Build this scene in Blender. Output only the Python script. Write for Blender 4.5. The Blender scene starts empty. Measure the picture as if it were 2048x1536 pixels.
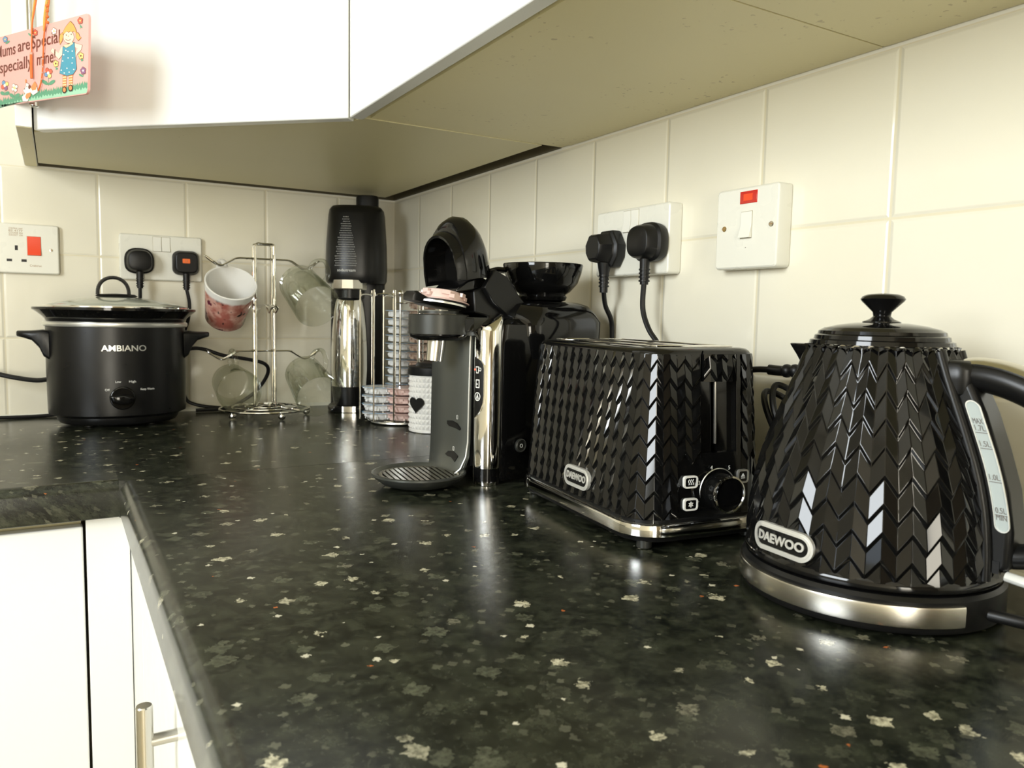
import bpy, bmesh, math, random
from mathutils import Vector, Matrix
PI = math.pi
random.seed(7)
scene = bpy.context.scene
COL = scene.collection

# ------------------------------------------------------------------ camera
cam_data = bpy.data.cameras.new('camera')
cam_data.sensor_width = 36.0
cam_data.lens = 1541.5 * 36.0 / 2048.0
cam_data.clip_start = 0.01
cam = bpy.data.objects.new('camera', cam_data)
COL.objects.link(cam)
fw = Vector((0.5055286, 0.85825539, -0.08853539))
rt = Vector((0.8623576, -0.50591847, 0.0196439))
up = Vector((0.02793221, 0.08627972, 0.99587931))
m = Matrix((rt, up, -fw)).transposed().to_4x4()
m.translation = Vector((-0.6567, -1.6484, 0.2032))
cam.matrix_world = m
scene.camera = cam
cam_data.dof.use_dof = True
cam_data.dof.focus_distance = 0.80
cam_data.dof.aperture_fstop = 15.0

# ------------------------------------------------------------------ world, daylight, exposure
world = bpy.data.worlds.new('world')
scene.world = world
world.use_nodes = True
bg = world.node_tree.nodes['Background']
bg.inputs[0].default_value = (0.80, 0.90, 1.0, 1)
bg.inputs[1].default_value = 1.5
scene.view_settings.view_transform = 'Standard'
scene.view_settings.look = 'None'
scene.view_settings.gamma = 1.0
scene.view_settings.use_curve_mapping = False
scene.view_settings.exposure = 0.66

def area_light(name, loc, target, sx, sy, power, color):
    ld = bpy.data.lights.new(name, 'AREA')
    ld.shape = 'RECTANGLE'; ld.size = sx; ld.size_y = sy
    ld.energy = power; ld.color = color
    o = bpy.data.objects.new(name, ld); COL.objects.link(o)
    o.location = loc
    d = Vector(target) - Vector(loc)
    o.rotation_euler = d.to_track_quat('-Z', 'Z').to_euler()
    return o
# daylight through the window in the wall opposite the tiled one, plus an added warm fill light behind the camera for the cupboard undersides
area_light('window_daylight', (-1.77, -1.52, 0.64), (0.0, -1.52, 0.64), 0.68, 0.86, 21.5, (0.94, 0.985, 1.0))
area_light('rear_fill_light', (-1.38, -4.22, 0.10), (-1.38, 0.0, 0.10), 0.60, 1.8, 30.0, (1.0, 0.91, 0.72))

# ------------------------------------------------------------------ materials
MATS = {}
def mat(name, color=(0.8,0.8,0.8), rough=0.5, metal=0.0, spec=0.5, trans=0.0, ior=1.45, coat=0.0,
        noise=0.06, nscale=40.0, bump=0.0, bscale=200.0, emit=None, estr=0.0, alpha=1.0):
    mt = bpy.data.materials.new(name); mt.use_nodes = True
    nt = mt.node_tree; b = nt.nodes['Principled BSDF']
    b.inputs['Base Color'].default_value = (*color, 1)
    b.inputs['Metallic'].default_value = metal
    b.inputs['Specular IOR Level'].default_value = spec
    b.inputs['Transmission Weight'].default_value = trans
    b.inputs['IOR'].default_value = ior
    b.inputs['Coat Weight'].default_value = coat
    b.inputs['Coat Roughness'].default_value = 0.05
    b.inputs['Alpha'].default_value = alpha
    tc = nt.nodes.new('ShaderNodeTexCoord')
    if noise > 0:
        n = nt.nodes.new('ShaderNodeTexNoise'); n.inputs['Scale'].default_value = nscale
        nt.links.new(tc.outputs['Object'], n.inputs['Vector'])
        mr = nt.nodes.new('ShaderNodeMapRange')
        mr.inputs['To Min'].default_value = max(0.0, rough * (1 - noise * 2)); mr.inputs['To Max'].default_value = min(1.0, rough * (1 + noise * 2))
        nt.links.new(n.outputs['Fac'], mr.inputs['Value'])
        nt.links.new(mr.outputs['Result'], b.inputs['Roughness'])
    else:
        b.inputs['Roughness'].default_value = rough
    if bump > 0:
        n2 = nt.nodes.new('ShaderNodeTexNoise'); n2.inputs['Scale'].default_value = bscale; n2.inputs['Detail'].default_value = 3
        nt.links.new(tc.outputs['Object'], n2.inputs['Vector'])
        bp = nt.nodes.new('ShaderNodeBump'); bp.inputs['Strength'].default_value = bump; bp.inputs['Distance'].default_value = 0.001
        nt.links.new(n2.outputs['Fac'], bp.inputs['Height'])
        nt.links.new(bp.outputs['Normal'], b.inputs['Normal'])
    if emit:
        b.inputs['Emission Color'].default_value = (*emit, 1); b.inputs['Emission Strength'].default_value = estr
    MATS[name] = mt
    return mt

mat('gloss_black', (0.004,0.004,0.004), 0.07)
mat('gloss_black_facets', (0.004,0.004,0.004), 0.05, spec=0.5)
mat('satin_black', (0.006,0.006,0.006), 0.32, spec=0.4)
mat('soft_black', (0.007,0.007,0.007), 0.45, spec=0.4)
mat('rubber_black', (0.006,0.006,0.006), 0.40, spec=0.4)
mat('cooker_black', (0.006,0.006,0.006), 0.30, metal=0.0, spec=0.42, noise=0.1, bump=0.05, bscale=900)
mat('graphite', (0.045,0.046,0.041), 0.38, metal=0.5)
mat('plate_grey', (0.10,0.105,0.095), 0.34, metal=0.6)
mat('chrome', (0.86,0.85,0.82), 0.07, metal=1.0)
mat('brushed_steel', (0.62,0.60,0.54), 0.24, metal=1.0)
mat('silver_trim', (0.80,0.80,0.76), 0.30, metal=0.85)
mat('nickel', (0.60,0.57,0.50), 0.2, metal=1.0)
mat('brass', (0.55,0.40,0.18), 0.25, metal=1.0)
mat('lid_glass', (0.72,0.76,0.66), 0.10, trans=0.45, ior=1.3, coat=0.6)
mat('white_ceramic', (0.84,0.83,0.79), 0.12)
mat('socket_white', (0.80,0.79,0.70), 0.28)
mat('switch_white', (0.84,0.83,0.75), 0.22)
mat('seam_grey', (0.42,0.38,0.28), 0.6)
mat('door_white', (0.77,0.78,0.76), 0.22)
mat('door_edge', (0.55,0.54,0.48), 0.35)
mat('panel_white', (0.82,0.82,0.78), 0.3)
mat('plinth_grey', (0.5,0.5,0.47), 0.4)
mat('label_orange', (0.85,0.16,0.03), 0.4)
mat('switch_red', (0.85,0.07,0.02), 0.25)
mat('neon_red', (0.55,0.015,0.005), 0.12, coat=0.5)
mat('neon_red_core', (0.85,0.08,0.02), 0.3)
mat('led_red', (0.9,0.05,0.02), 0.4, emit=(1.0,0.06,0.02), estr=2.5)
mat('print_white', (0.80,0.80,0.76), 0.5)
mat('print_brown', (0.35,0.22,0.10), 0.6)
mat('print_grey', (0.16,0.14,0.12), 0.6)
mat('gauge', (0.42,0.47,0.46), 0.25, coat=0.2)
mat('clear_plastic', (0.85,0.86,0.83), 0.2, trans=0.25, ior=1.3)
mat('board_edge', (0.62,0.50,0.36), 0.6)
mat('art_pink', (0.80,0.42,0.38), 0.42)
for n_, c_ in dict(art_black=(0.03,0.015,0.01), art_blue=(0.06,0.30,0.42), art_bluep=(0.15,0.32,0.55), art_brown=(0.16,0.035,0.02),
        art_cream=(0.88,0.76,0.42), art_grass_light=(0.33,0.60,0.42), art_green=(0.10,0.32,0.19), art_hair=(0.90,0.40,0.10),
        art_orange=(0.88,0.27,0.09), art_purple=(0.28,0.12,0.25), art_red=(0.80,0.13,0.08), art_skin=(0.93,0.68,0.52),
        art_white=(0.90,0.85,0.75), art_yellow=(0.88,0.68,0.22), art_line=(0.20,0.07,0.03)).items():
    mat(n_, c_, 0.5, nscale=120)
mat('cord_gold', (0.62,0.36,0.07), 0.45, bump=0.6, bscale=900)
mat('cord_red', (0.72,0.16,0.03), 0.5, bump=0.6, bscale=900)
mat('bead_clear', (0.95,0.55,0.42), 0.1, trans=0.4)
mat('capsule_white', (0.82,0.83,0.82), 0.3)
mat('capsule_film', (0.80,0.81,0.80), 0.3, noise=0.2, nscale=150)
mat('capsule_blue', (0.10,0.33,0.60), 0.4)
mat('capsule_pink', (0.74,0.55,0.50), 0.25)
mat('capsule_brown', (0.42,0.31,0.24), 0.3)
mat('capsule_ink', (0.35,0.36,0.40), 0.4)

mat('stud_grey', (0.20,0.20,0.19), 0.3, metal=0.8)
mat('badge_silver', (0.78,0.77,0.72), 0.32, metal=0.55)
def clear_glass(name, tint, edge):
    mt = bpy.data.materials.new(name); mt.use_nodes = True; nt = mt.node_tree; nt.nodes.remove(nt.nodes['Principled BSDF'])
    out = nt.nodes['Material Output']
    lw_ = nt.nodes.new('ShaderNodeLayerWeight'); lw_.inputs['Blend'].default_value = 0.5
    tr = nt.nodes.new('ShaderNodeBsdfTransparent'); gl = nt.nodes.new('ShaderNodeBsdfGlossy'); gl.inputs['Roughness'].default_value = 0.02
    mc = nt.nodes.new('ShaderNodeMix'); mc.data_type = 'RGBA'
    p3 = nt.nodes.new('ShaderNodeMath'); p3.operation = 'POWER'; p3.inputs[1].default_value = 3.0
    nt.links.new(lw_.outputs['Facing'], p3.inputs[0]); nt.links.new(p3.outputs[0], mc.inputs[0])
    mc.inputs[6].default_value = (*tint, 1); mc.inputs[7].default_value = (*edge, 1); nt.links.new(mc.outputs[2], tr.inputs[0])
    f_ = nt.nodes.new('ShaderNodeMath'); f_.operation = 'MULTIPLY_ADD'; f_.inputs[1].default_value = 0.55; f_.inputs[2].default_value = 0.035; nt.links.new(p3.outputs[0], f_.inputs[0])
    mx = nt.nodes.new('ShaderNodeMixShader'); nt.links.new(f_.outputs[0], mx.inputs[0]); nt.links.new(tr.outputs[0], mx.inputs[1]); nt.links.new(gl.outputs[0], mx.inputs[2])
    nt.links.new(mx.outputs[0], out.inputs['Surface']); MATS[name] = mt
clear_glass('glass', (0.982,0.988,0.970), (0.60,0.64,0.50))

def nd(nt, t, **kw):
    n = nt.nodes.new(t)
    for k, v in kw.items(): setattr(n, k, v)
    return n
def math_n(nt, op, a, b=None, c=None, clamp=False):
    n = nt.nodes.new('ShaderNodeMath'); n.operation = op; n.use_clamp = clamp
    for i, v in enumerate((a, b, c)):
        if v is None: continue
        if isinstance(v, (int, float)): n.inputs[i].default_value = v
        else: nt.links.new(v, n.inputs[i])
    return n.outputs[0]
def mix_c(nt, fac, a, b):
    n = nt.nodes.new('ShaderNodeMix'); n.data_type = 'RGBA'
    for i, v in ((0, fac), (6, a), (7, b)):
        if isinstance(v, (int, float)): n.inputs[i].default_value = v
        elif isinstance(v, tuple): n.inputs[i].default_value = (*v, 1)
        else: nt.links.new(v, n.inputs[i])
    return n.outputs[2]
def smooth(nt, v, a, b):
    n = nt.nodes.new('ShaderNodeMapRange'); n.interpolation_type = 'SMOOTHSTEP'
    nt.links.new(v, n.inputs['Value']); n.inputs['From Min'].default_value = a; n.inputs['From Max'].default_value = b
    return n.outputs['Result']

def tile_material(name, axis, off):
    """cream glazed 150 mm tiles; axis 0 = runs along x, 1 = along y; painted plaster above the top course"""
    PT = 0.1525
    mt = bpy.data.materials.new(name); mt.use_nodes = True; nt = mt.node_tree; b = nt.nodes['Principled BSDF']
    g = nd(nt, 'ShaderNodeNewGeometry'); sp = nd(nt, 'ShaderNodeSeparateXYZ'); nt.links.new(g.outputs['Position'], sp.inputs[0])
    u = math_n(nt, 'DIVIDE', math_n(nt, 'ADD', sp.outputs[axis], off), PT)
    v = math_n(nt, 'DIVIDE', math_n(nt, 'ADD', sp.outputs[2], 0.0073), PT)
    def edge(x):
        f = math_n(nt, 'FRACT', x)
        return math_n(nt, 'MULTIPLY', math_n(nt, 'MINIMUM', f, math_n(nt, 'SUBTRACT', 1.0, f)), PT)
    d = math_n(nt, 'MINIMUM', edge(u), edge(v))
    tile = smooth(nt, d, 0.0008, 0.0016)
    pil = smooth(nt, d, 0.0006, 0.0045)
    cell = nd(nt, 'ShaderNodeCombineXYZ')
    nt.links.new(math_n(nt, 'FLOOR', u), cell.inputs[0]); nt.links.new(math_n(nt, 'FLOOR', v), cell.inputs[1])
    wn = nd(nt, 'ShaderNodeTexWhiteNoise'); wn.noise_dimensions = '3D'; nt.links.new(cell.outputs[0], wn.inputs['Vector'])
    nz = nd(nt, 'ShaderNodeTexNoise'); nz.inputs['Scale'].default_value = 9; nt.links.new(g.outputs['Position'], nz.inputs['Vector'])
    tc1 = mix_c(nt, nz.outputs['Fac'], (0.80,0.755,0.60), (0.83,0.795,0.665))
    tc2 = mix_c(nt, math_n(nt, 'MULTIPLY', wn.outputs['Value'], 0.35), tc1, (0.86,0.83,0.72))
    col = mix_c(nt, tile, (0.74,0.68,0.50), tc2)
    above = smooth(nt, sp.outputs[2], 0.4500, 0.4505)
    col = mix_c(nt, above, col, (0.82,0.79,0.68))
    nt.links.new(col, b.inputs['Base Color'])
    inv = math_n(nt, 'SUBTRACT', 1.0, above)
    r0 = math_n(nt, 'SUBTRACT', 0.62, math_n(nt, 'MULTIPLY', math_n(nt, 'MULTIPLY', tile, inv), 0.48))
    nt.links.new(r0, b.inputs['Roughness'])
    n3 = nd(nt, 'ShaderNodeTexNoise'); n3.inputs['Scale'].default_value = 22; n3.inputs['Detail'].default_value = 1
    nt.links.new(g.outputs['Position'], n3.inputs['Vector'])
    h = math_n(nt, 'ADD', math_n(nt, 'MULTIPLY', math_n(nt, 'MULTIPLY', pil, inv), 0.0011), math_n(nt, 'MULTIPLY', n3.outputs['Fac'], 0.0006))
    h = math_n(nt, 'ADD', h, math_n(nt, 'MULTIPLY', wn.outputs['Value'], 0.0))
    bp = nd(nt, 'ShaderNodeBump'); bp.inputs['Strength'].default_value = 0.9; bp.inputs['Distance'].default_value = 1.0
    nt.links.new(h, bp.inputs['Height']); nt.links.new(bp.outputs['Normal'], b.inputs['Normal'])
    MATS[name] = mt
tile_material('tiles_back', 0, 0.1293)
tile_material('tiles_right', 1, 0.1393)

def worktop_material():
    mt = bpy.data.materials.new('worktop_laminate'); mt.use_nodes = True; nt = mt.node_tree; b = nt.nodes['Principled BSDF']
    tc = nd(nt, 'ShaderNodeNewGeometry')
    def vm(op, a, bb):
        n = nt.nodes.new('ShaderNodeVectorMath'); n.operation = op
        for i, v in enumerate((a, bb)):
            if isinstance(v, tuple): n.inputs[i].default_value = v
            elif isinstance(v, float): n.inputs[3].default_value = v
            else: nt.links.new(v, n.inputs[i])
        return n.outputs[0]
    sz_ = nt.nodes.new('ShaderNodeSeparateXYZ'); nt.links.new(tc.outputs['Position'], sz_.inputs[0])
    cz_ = nt.nodes.new('ShaderNodeCombineXYZ')
    nt.links.new(math_n(nt, 'MULTIPLY_ADD', sz_.outputs[2], 0.7, sz_.outputs[0]), cz_.inputs[0]); nt.links.new(math_n(nt, 'MULTIPLY_ADD', sz_.outputs[2], 0.8, sz_.outputs[1]), cz_.inputs[1])
    P = cz_.outputs[0]       # front edges carry the same flecks without streaks
    def noise(vec, sc, det=3, rough=0.6, col=False):
        n = nt.nodes.new('ShaderNodeTexNoise'); n.inputs['Scale'].default_value = sc; n.inputs['Detail'].default_value = det; n.inputs['Roughness'].default_value = rough
        nt.links.new(vec, n.inputs['Vector']); return n.outputs['Color' if col else 'Fac']
    warp = vm('ADD', P, vm('SCALE', vm('SUBTRACT', noise(P, 170, 3, 0.65, True), (0.5,0.5,0.5)), 0.014))
    warp_b = vm('ADD', P, vm('SCALE', vm('SUBTRACT', noise(P, 420, 3, 0.65, True), (0.5,0.5,0.5)), 0.006))
    def chips(vec, scale, off, r0, r1, keep, metric='EUCLIDEAN'):
        v = nt.nodes.new('ShaderNodeTexVoronoi'); v.feature = 'F1'; v.inputs['Scale'].default_value = scale; v.inputs['Randomness'].default_value = 1.0
        v.voronoi_dimensions = '2D'; v.distance = metric
        nt.links.new(vm('ADD', vec, (off, off * 1.7, 0.0)), v.inputs['Vector'])
        s = nt.nodes.new('ShaderNodeSeparateColor'); nt.links.new(v.outputs['Color'], s.inputs[0])
        size = math_n(nt, 'MULTIPLY_ADD', s.outputs[1], r1 - r0, r0)
        inside = smooth(nt, math_n(nt, 'SUBTRACT', size, v.outputs['Distance']), -0.012, 0.012)
        k = math_n(nt, 'GREATER_THAN', s.outputs[0], 1 - keep)
        return math_n(nt, 'MULTIPLY', inside, k), s.outputs[2]
    m0 = noise(P, 55, 4, 0.7)
    base = mix_c(nt, smooth(nt, m0, 0.38, 0.70), (0.0035,0.0045,0.003), (0.030,0.034,0.021))
    base = mix_c(nt, math_n(nt, 'MULTIPLY', smooth(nt, noise(warp, 150, 4, 0.8), 0.50, 0.66), 0.55), base, (0.050,0.054,0.036))
    base = mix_c(nt, math_n(nt, 'MULTIPLY', smooth(nt, noise(warp_b, 85, 4, 0.8), 0.52, 0.62), 0.6), base, (0.003,0.004,0.003))
    m1 = noise(warp, 16, 2, 0.5)
    base = mix_c(nt, math_n(nt, 'MULTIPLY', smooth(nt, m1, 0.45, 0.8), 0.6), base, (0.034,0.036,0.024))
    c1, r1 = chips(warp, 48, 1.3, 0.18, 0.50, 0.45, 'MANHATTAN')
    base = mix_c(nt, math_n(nt, 'MULTIPLY', c1, math_n(nt, 'MULTIPLY', math_n(nt, 'POWER', r1, 2.0), math_n(nt, 'MULTIPLY_ADD', smooth(nt, noise(P, 260, 3, 0.7), 0.3, 0.7), 0.7, 0.3))), base, (0.095,0.100,0.066))
    c4, r4 = chips(warp_b, 110, 2.9, 0.12, 0.45, 0.24, 'MANHATTAN')
    base = mix_c(nt, math_n(nt, 'MULTIPLY', c4, math_n(nt, 'MULTIPLY_ADD', r4, 0.6, 0.05)), base, (0.13,0.13,0.09))
    c2, r2 = chips(warp, 36, 4.1, 0.08, 0.30, 0.30, 'MANHATTAN')
    fleck = mix_c(nt, smooth(nt, noise(P, 240, 3, 0.7), 0.35, 0.65), (0.16,0.15,0.10), (0.56,0.53,0.38))
    base = mix_c(nt, math_n(nt, 'MULTIPLY', c2, math_n(nt, 'MULTIPLY_ADD', smooth(nt, r2, 0.2, 0.7), 0.75, 0.25)), base, fleck)
    c3, r3 = chips(warp_b, 85, 7.7, 0.08, 0.30, 0.028, 'MANHATTAN')
    base = mix_c(nt, math_n(nt, 'MULTIPLY', c3, 0.9), base, (0.60,0.57,0.44))
    c5, r5 = chips(warp_b, 75, 9.2, 0.06, 0.14, 0.008)
    base = mix_c(nt, math_n(nt, 'MULTIPLY', c5, 0.9), base, (0.42,0.12,0.03))
    nt.links.new(base, b.inputs['Base Color'])
    rr = math_n(nt, 'MULTIPLY_ADD', noise(P, 30, 2), 0.06, 0.20)
    nt.links.new(rr, b.inputs['Roughness'])
    b.inputs['Specular IOR Level'].default_value = 0.36
    bp = nd(nt, 'ShaderNodeBump'); bp.inputs['Strength'].default_value = 0.12; bp.inputs['Distance'].default_value = 0.0004
    nt.links.new(noise(P, 700, 2), bp.inputs['Height']); nt.links.new(bp.outputs['Normal'], b.inputs['Normal'])
    MATS['worktop_laminate'] = mt
worktop_material()

def blotch_material(name, c0, c1, spot, rough=0.45, scale=22, keep=0.62):
    mt = bpy.data.materials.new(name); mt.use_nodes = True; nt = mt.node_tree; b = nt.nodes['Principled BSDF']
    g = nd(nt, 'ShaderNodeNewGeometry')
    n1 = nd(nt, 'ShaderNodeTexNoise'); n1.inputs['Scale'].default_value = 4; nt.links.new(g.outputs['Position'], n1.inputs['Vector'])
    n2 = nd(nt, 'ShaderNodeTexNoise'); n2.inputs['Scale'].default_value = scale * 6; n2.inputs['Detail'].default_value = 2; nt.links.new(g.outputs['Position'], n2.inputs['Vector'])
    n3 = nd(nt, 'ShaderNodeTexNoise'); n3.inputs['Scale'].default_value = scale * 0.4; nt.links.new(g.outputs['Position'], n3.inputs['Vector'])
    k = math_n(nt, 'MULTIPLY', smooth(nt, n2.outputs['Fac'], keep + 0.09, keep + 0.13), smooth(nt, n3.outputs['Fac'], 0.48, 0.6))
    col = mix_c(nt, n1.outputs['Fac'], c0, c1)
    col = mix_c(nt, math_n(nt, 'MULTIPLY', k, 0.6), col, spot)
    nt.links.new(col, b.inputs['Base Color']); b.inputs['Roughness'].default_value = rough
    MATS[name] = mt
blotch_material('carcass_beige', (0.72,0.65,0.38), (0.78,0.71,0.43), (0.40,0.32,0.16), rough=0.4, keep=0.57)
blotch_material('carcass_beige_dull', (0.62,0.57,0.34), (0.68,0.62,0.38), (0.20,0.15,0.07), rough=0.38, keep=0.66)
mat('void_shade', (0.10,0.085,0.05), 0.7)  # brown that paints the shade in the gap behind the corner wall cabinet

# floor / plaster
mat('plaster', (0.80,0.76,0.66), 0.8, bump=0.2, bscale=60)
mat('rear_wall_paint', (0.22,0.17,0.10), 0.8)
mat('ceiling_white', (0.84,0.81,0.72), 0.85, bump=0.15, bscale=50)
mat('floor_vinyl', (0.68,0.61,0.45), 0.4, nscale=8)

def mug_material():
    mt = bpy.data.materials.new('mug_print'); mt.use_nodes = True; nt = mt.node_tree; b = nt.nodes['Principled BSDF']
    tc = nd(nt, 'ShaderNodeTexCoord'); sp = nd(nt, 'ShaderNodeSeparateXYZ'); nt.links.new(tc.outputs['Object'], sp.inputs[0])
    n1 = nd(nt, 'ShaderNodeTexNoise'); n1.inputs['Scale'].default_value = 32; n1.inputs['Detail'].default_value = 4; nt.links.new(tc.outputs['Object'], n1.inputs['Vector'])
    n2 = nd(nt, 'ShaderNodeTexNoise'); n2.inputs['Scale'].default_value = 55; nt.links.new(tc.outputs['Object'], n2.inputs['Vector'])
    pic = mix_c(nt, smooth(nt, n1.outputs['Fac'], 0.40, 0.60), (0.42,0.13,0.10), (0.70,0.42,0.34))
    pic = mix_c(nt, smooth(nt, n1.outputs['Fac'], 0.56, 0.62), pic, (0.13,0.02,0.04))
    pic = mix_c(nt, smooth(nt, n2.outputs['Fac'], 0.62, 0.68), pic, (0.03,0.02,0.02))
    zz = math_n(nt, 'ADD', sp.outputs[2], math_n(nt, 'MULTIPLY', n1.outputs['Fac'], 0.02))
    inv = math_n(nt, 'SUBTRACT', 1.0, smooth(nt, zz, 0.084, 0.092))
    col = mix_c(nt, inv, (0.84,0.83,0.79), pic)
    nt.links.new(col, b.inputs['Base Color']); b.inputs['Roughness'].default_value = 0.12
    MATS['mug_print'] = mt
mug_material()

# ------------------------------------------------------------------ mesh helpers
def catmull(pts, n=8, closed=False):
    P = [Vector(p) for p in pts]; out = []; N = len(P)
    rng = range(N) if closed else range(N - 1)
    for i in rng:
        if closed: p0, p1, p2, p3 = P[(i-1) % N], P[i], P[(i+1) % N], P[(i+2) % N]
        else:
            p1, p2 = P[i], P[i+1]
            p0 = P[i-1] if i > 0 else p1 * 2 - p2
            p3 = P[i+2] if i + 2 < N else p2 * 2 - p1
        for k in range(n):
            t = k / n
            out.append(0.5 * ((2*p1) + (p2-p0)*t + (2*p0-5*p1+4*p2-p3)*t*t + (3*p1-p0-3*p2+p3)*t**3))
    if not closed: out.append(P[-1].copy())
    return out

class MB:
    def __init__(s): s.v = []; s.f = []; s.m = []
    def add(s, V, F, mi=0, M=None):
        b = len(s.v)
        for p in V:
            p = Vector(p); s.v.append(M @ p if M else p)
        for f in F: s.f.append([b + i for i in f]); s.m.append(mi)
        return s
    def box(s, x0, x1, y0, y1, z0, z1, mi=0, M=None):
        V = [(x,y,z) for z in (z0,z1) for y in (y0,y1) for x in (x0,x1)]
        return s.add(V, [(0,2,3,1),(4,5,7,6),(0,1,5,4),(2,6,7,3),(0,4,6,2),(1,3,7,5)], mi, M)
    def prism(s, out, z0, z1, mi=0, M=None, cap=True):
        n = len(out); V = [(x,y,z0) for x,y in out] + [(x,y,z1) for x,y in out]
        F = [(i,(i+1)%n,n+(i+1)%n,n+i) for i in range(n)]
        if cap: F += [tuple(range(n-1,-1,-1)), tuple(range(n,2*n))]
        return s.add(V, F, mi, M)
    def loft(s, rings, mi=0, M=None, cap=(True,True), closed=True):
        n = len(rings[0]); V = [p for r in rings for p in r]; F = []
        for k in range(len(rings)-1):
            for i in range(n if closed else n-1):
                j = (i+1) % n; F.append((k*n+i, k*n+j, (k+1)*n+j, (k+1)*n+i))
        if cap[0]: F.append(tuple(range(n-1,-1,-1)))
        if cap[1]: F.append(tuple((len(rings)-1)*n + i for i in range(n)))
        return s.add(V, F, mi, M)
    def lathe(s, prof, seg=48, mi=0, M=None, c=(0,0,0), sx=1.0, sy=1.0, a0=0.0, a1=None):
        full = a1 is None
        V = []; F = []; n = seg if full else seg + 1; idx = []
        for r, z in prof:
            if r < 1e-6: idx.append([len(V)]); V.append((c[0], c[1], c[2] + z))
            else:
                row = []
                for k in range(n):
                    a = a0 + (2*PI*k/seg if full else (a1-a0)*k/seg)
                    row.append(len(V)); V.append((c[0]+r*sx*math.cos(a), c[1]+r*sy*math.sin(a), c[2]+z))
                idx.append(row)
        for k in range(len(prof)-1):
            A, B = idx[k], idx[k+1]
            for i in range(seg if full else n-1):
                j = (i+1) % n
                if len(A) == 1 and len(B) == 1: continue
                if len(A) == 1: F.append((A[0], B[j], B[i]))
                elif len(B) == 1: F.append((A[i], A[j], B[0]))
                else: F.append((A[i], A[j], B[j], B[i]))
        return s.add(V, F, mi, M)
    def tube(s, pts, r, seg=8, mi=0, M=None, closed=False, rad=None, flat=1.0, upv=None):
        P = [Vector(p) for p in pts]; N = len(P); rings = []
        t0 = (P[1]-P[0]).normalized()
        nrm = Vector(upv) if upv else (Vector((0,0,1)) if abs(t0.z) < 0.9 else Vector((1,0,0)))
        nrm = (nrm - t0 * nrm.dot(t0)).normalized()
        for i in range(N):
            if closed: t = (P[(i+1) % N] - P[(i-1) % N]).normalized()
            else: t = (P[min(i+1, N-1)] - P[max(i-1, 0)]).normalized()
            nrm = (nrm - t * nrm.dot(t)); nrm.normalize(); bn = t.cross(nrm)
            rr = rad[i] if rad else r
            rings.append([P[i] + nrm*(rr*flat*math.cos(2*PI*k/seg)) + bn*(rr*math.sin(2*PI*k/seg)) for k in range(seg)])
        if closed: rings.append(rings[0]); return s.loft(rings, mi, M, (False, False))
        return s.loft(rings, mi, M)
    def sphere(s, c, r, seg=12, mi=0, M=None, sz=1.0):
        prof = [(r*math.sin(PI*k/(seg//2+2)) if 0 < k < seg//2+2 else 0.0, -r*sz*math.cos(PI*k/(seg//2+2))) for k in range(seg//2+3)]
        return s.lathe(prof, seg, mi, M, c)
    def build(s, name, mats, parent=None, bevel=0.0, blim=40, sharp=35, bseg=2, solid=0.0, warp=None, subd=0):
        if isinstance(mats, str): mats = [mats]
        me = bpy.data.meshes.new(name)
        V = [warp(p) for p in s.v] if warp else s.v
        me.from_pydata([tuple(p) for p in V], [], s.f)
        for m_ in mats: me.materials.append(MATS[m_])
        me.polygons.foreach_set('material_index', s.m)
        bm = bmesh.new(); bm.from_mesh(me)
        bmesh.ops.remove_doubles(bm, verts=bm.verts, dist=1e-6)
        bmesh.ops.recalc_face_normals(bm, faces=bm.faces)
        bm.to_mesh(me); bm.free()
        me.polygons.foreach_set('use_smooth', [True]*len(me.polygons))
        me.set_sharp_from_angle(angle=math.radians(sharp))
        me.update()
        o = bpy.data.objects.new(name, me); COL.objects.link(o)
        if parent: o.parent = parent
        if solid:
            sm = o.modifiers.new('solid', 'SOLIDIFY'); sm.thickness = solid; sm.offset = 0
        if bevel > 0:
            bv = o.modifiers.new('bevel', 'BEVEL'); bv.width = bevel; bv.segments = bseg; bv.limit_method = 'ANGLE'; bv.angle_limit = math.radians(blim)
            bv.harden_normals = False
        if subd:
            sd = o.modifiers.new('subd', 'SUBSURF'); sd.levels = subd; sd.render_levels = subd
        return o

def rrect(w, h, r, n=5, cx=0.0, cy=0.0):
    """rounded rectangle outline, full width w and height h"""
    out = []; r = min(r, w/2-1e-5, h/2-1e-5)
    for sx, sy, a0 in ((1,1,0),(-1,1,PI/2),(-1,-1,PI),(1,-1,1.5*PI)):
        for k in range(n+1):
            a = a0 + PI/2*k/n
            out.append((cx + sx*(w/2-r) + r*math.cos(a), cy + sy*(h/2-r) + r*math.sin(a)))
    return out
def ring_faces(mb, o1, o2, z0, z1, mi=0, M=None):
    """frame between outer outline o1 and inner outline o2 (same count)"""
    n = len(o1); V = [(x,y,z0) for x,y in o1]+[(x,y,z1) for x,y in o1]+[(x,y,z1) for x,y in o2]+[(x,y,z0) for x,y in o2]
    F = []
    for i in range(n):
        j = (i+1) % n
        for k in range(4):
            a, b_ = k*n, ((k+1) % 4)*n
            F.append((a+i, a+j, b_+j, b_+i))
    mb.add(V, F, mi, M)

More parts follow.
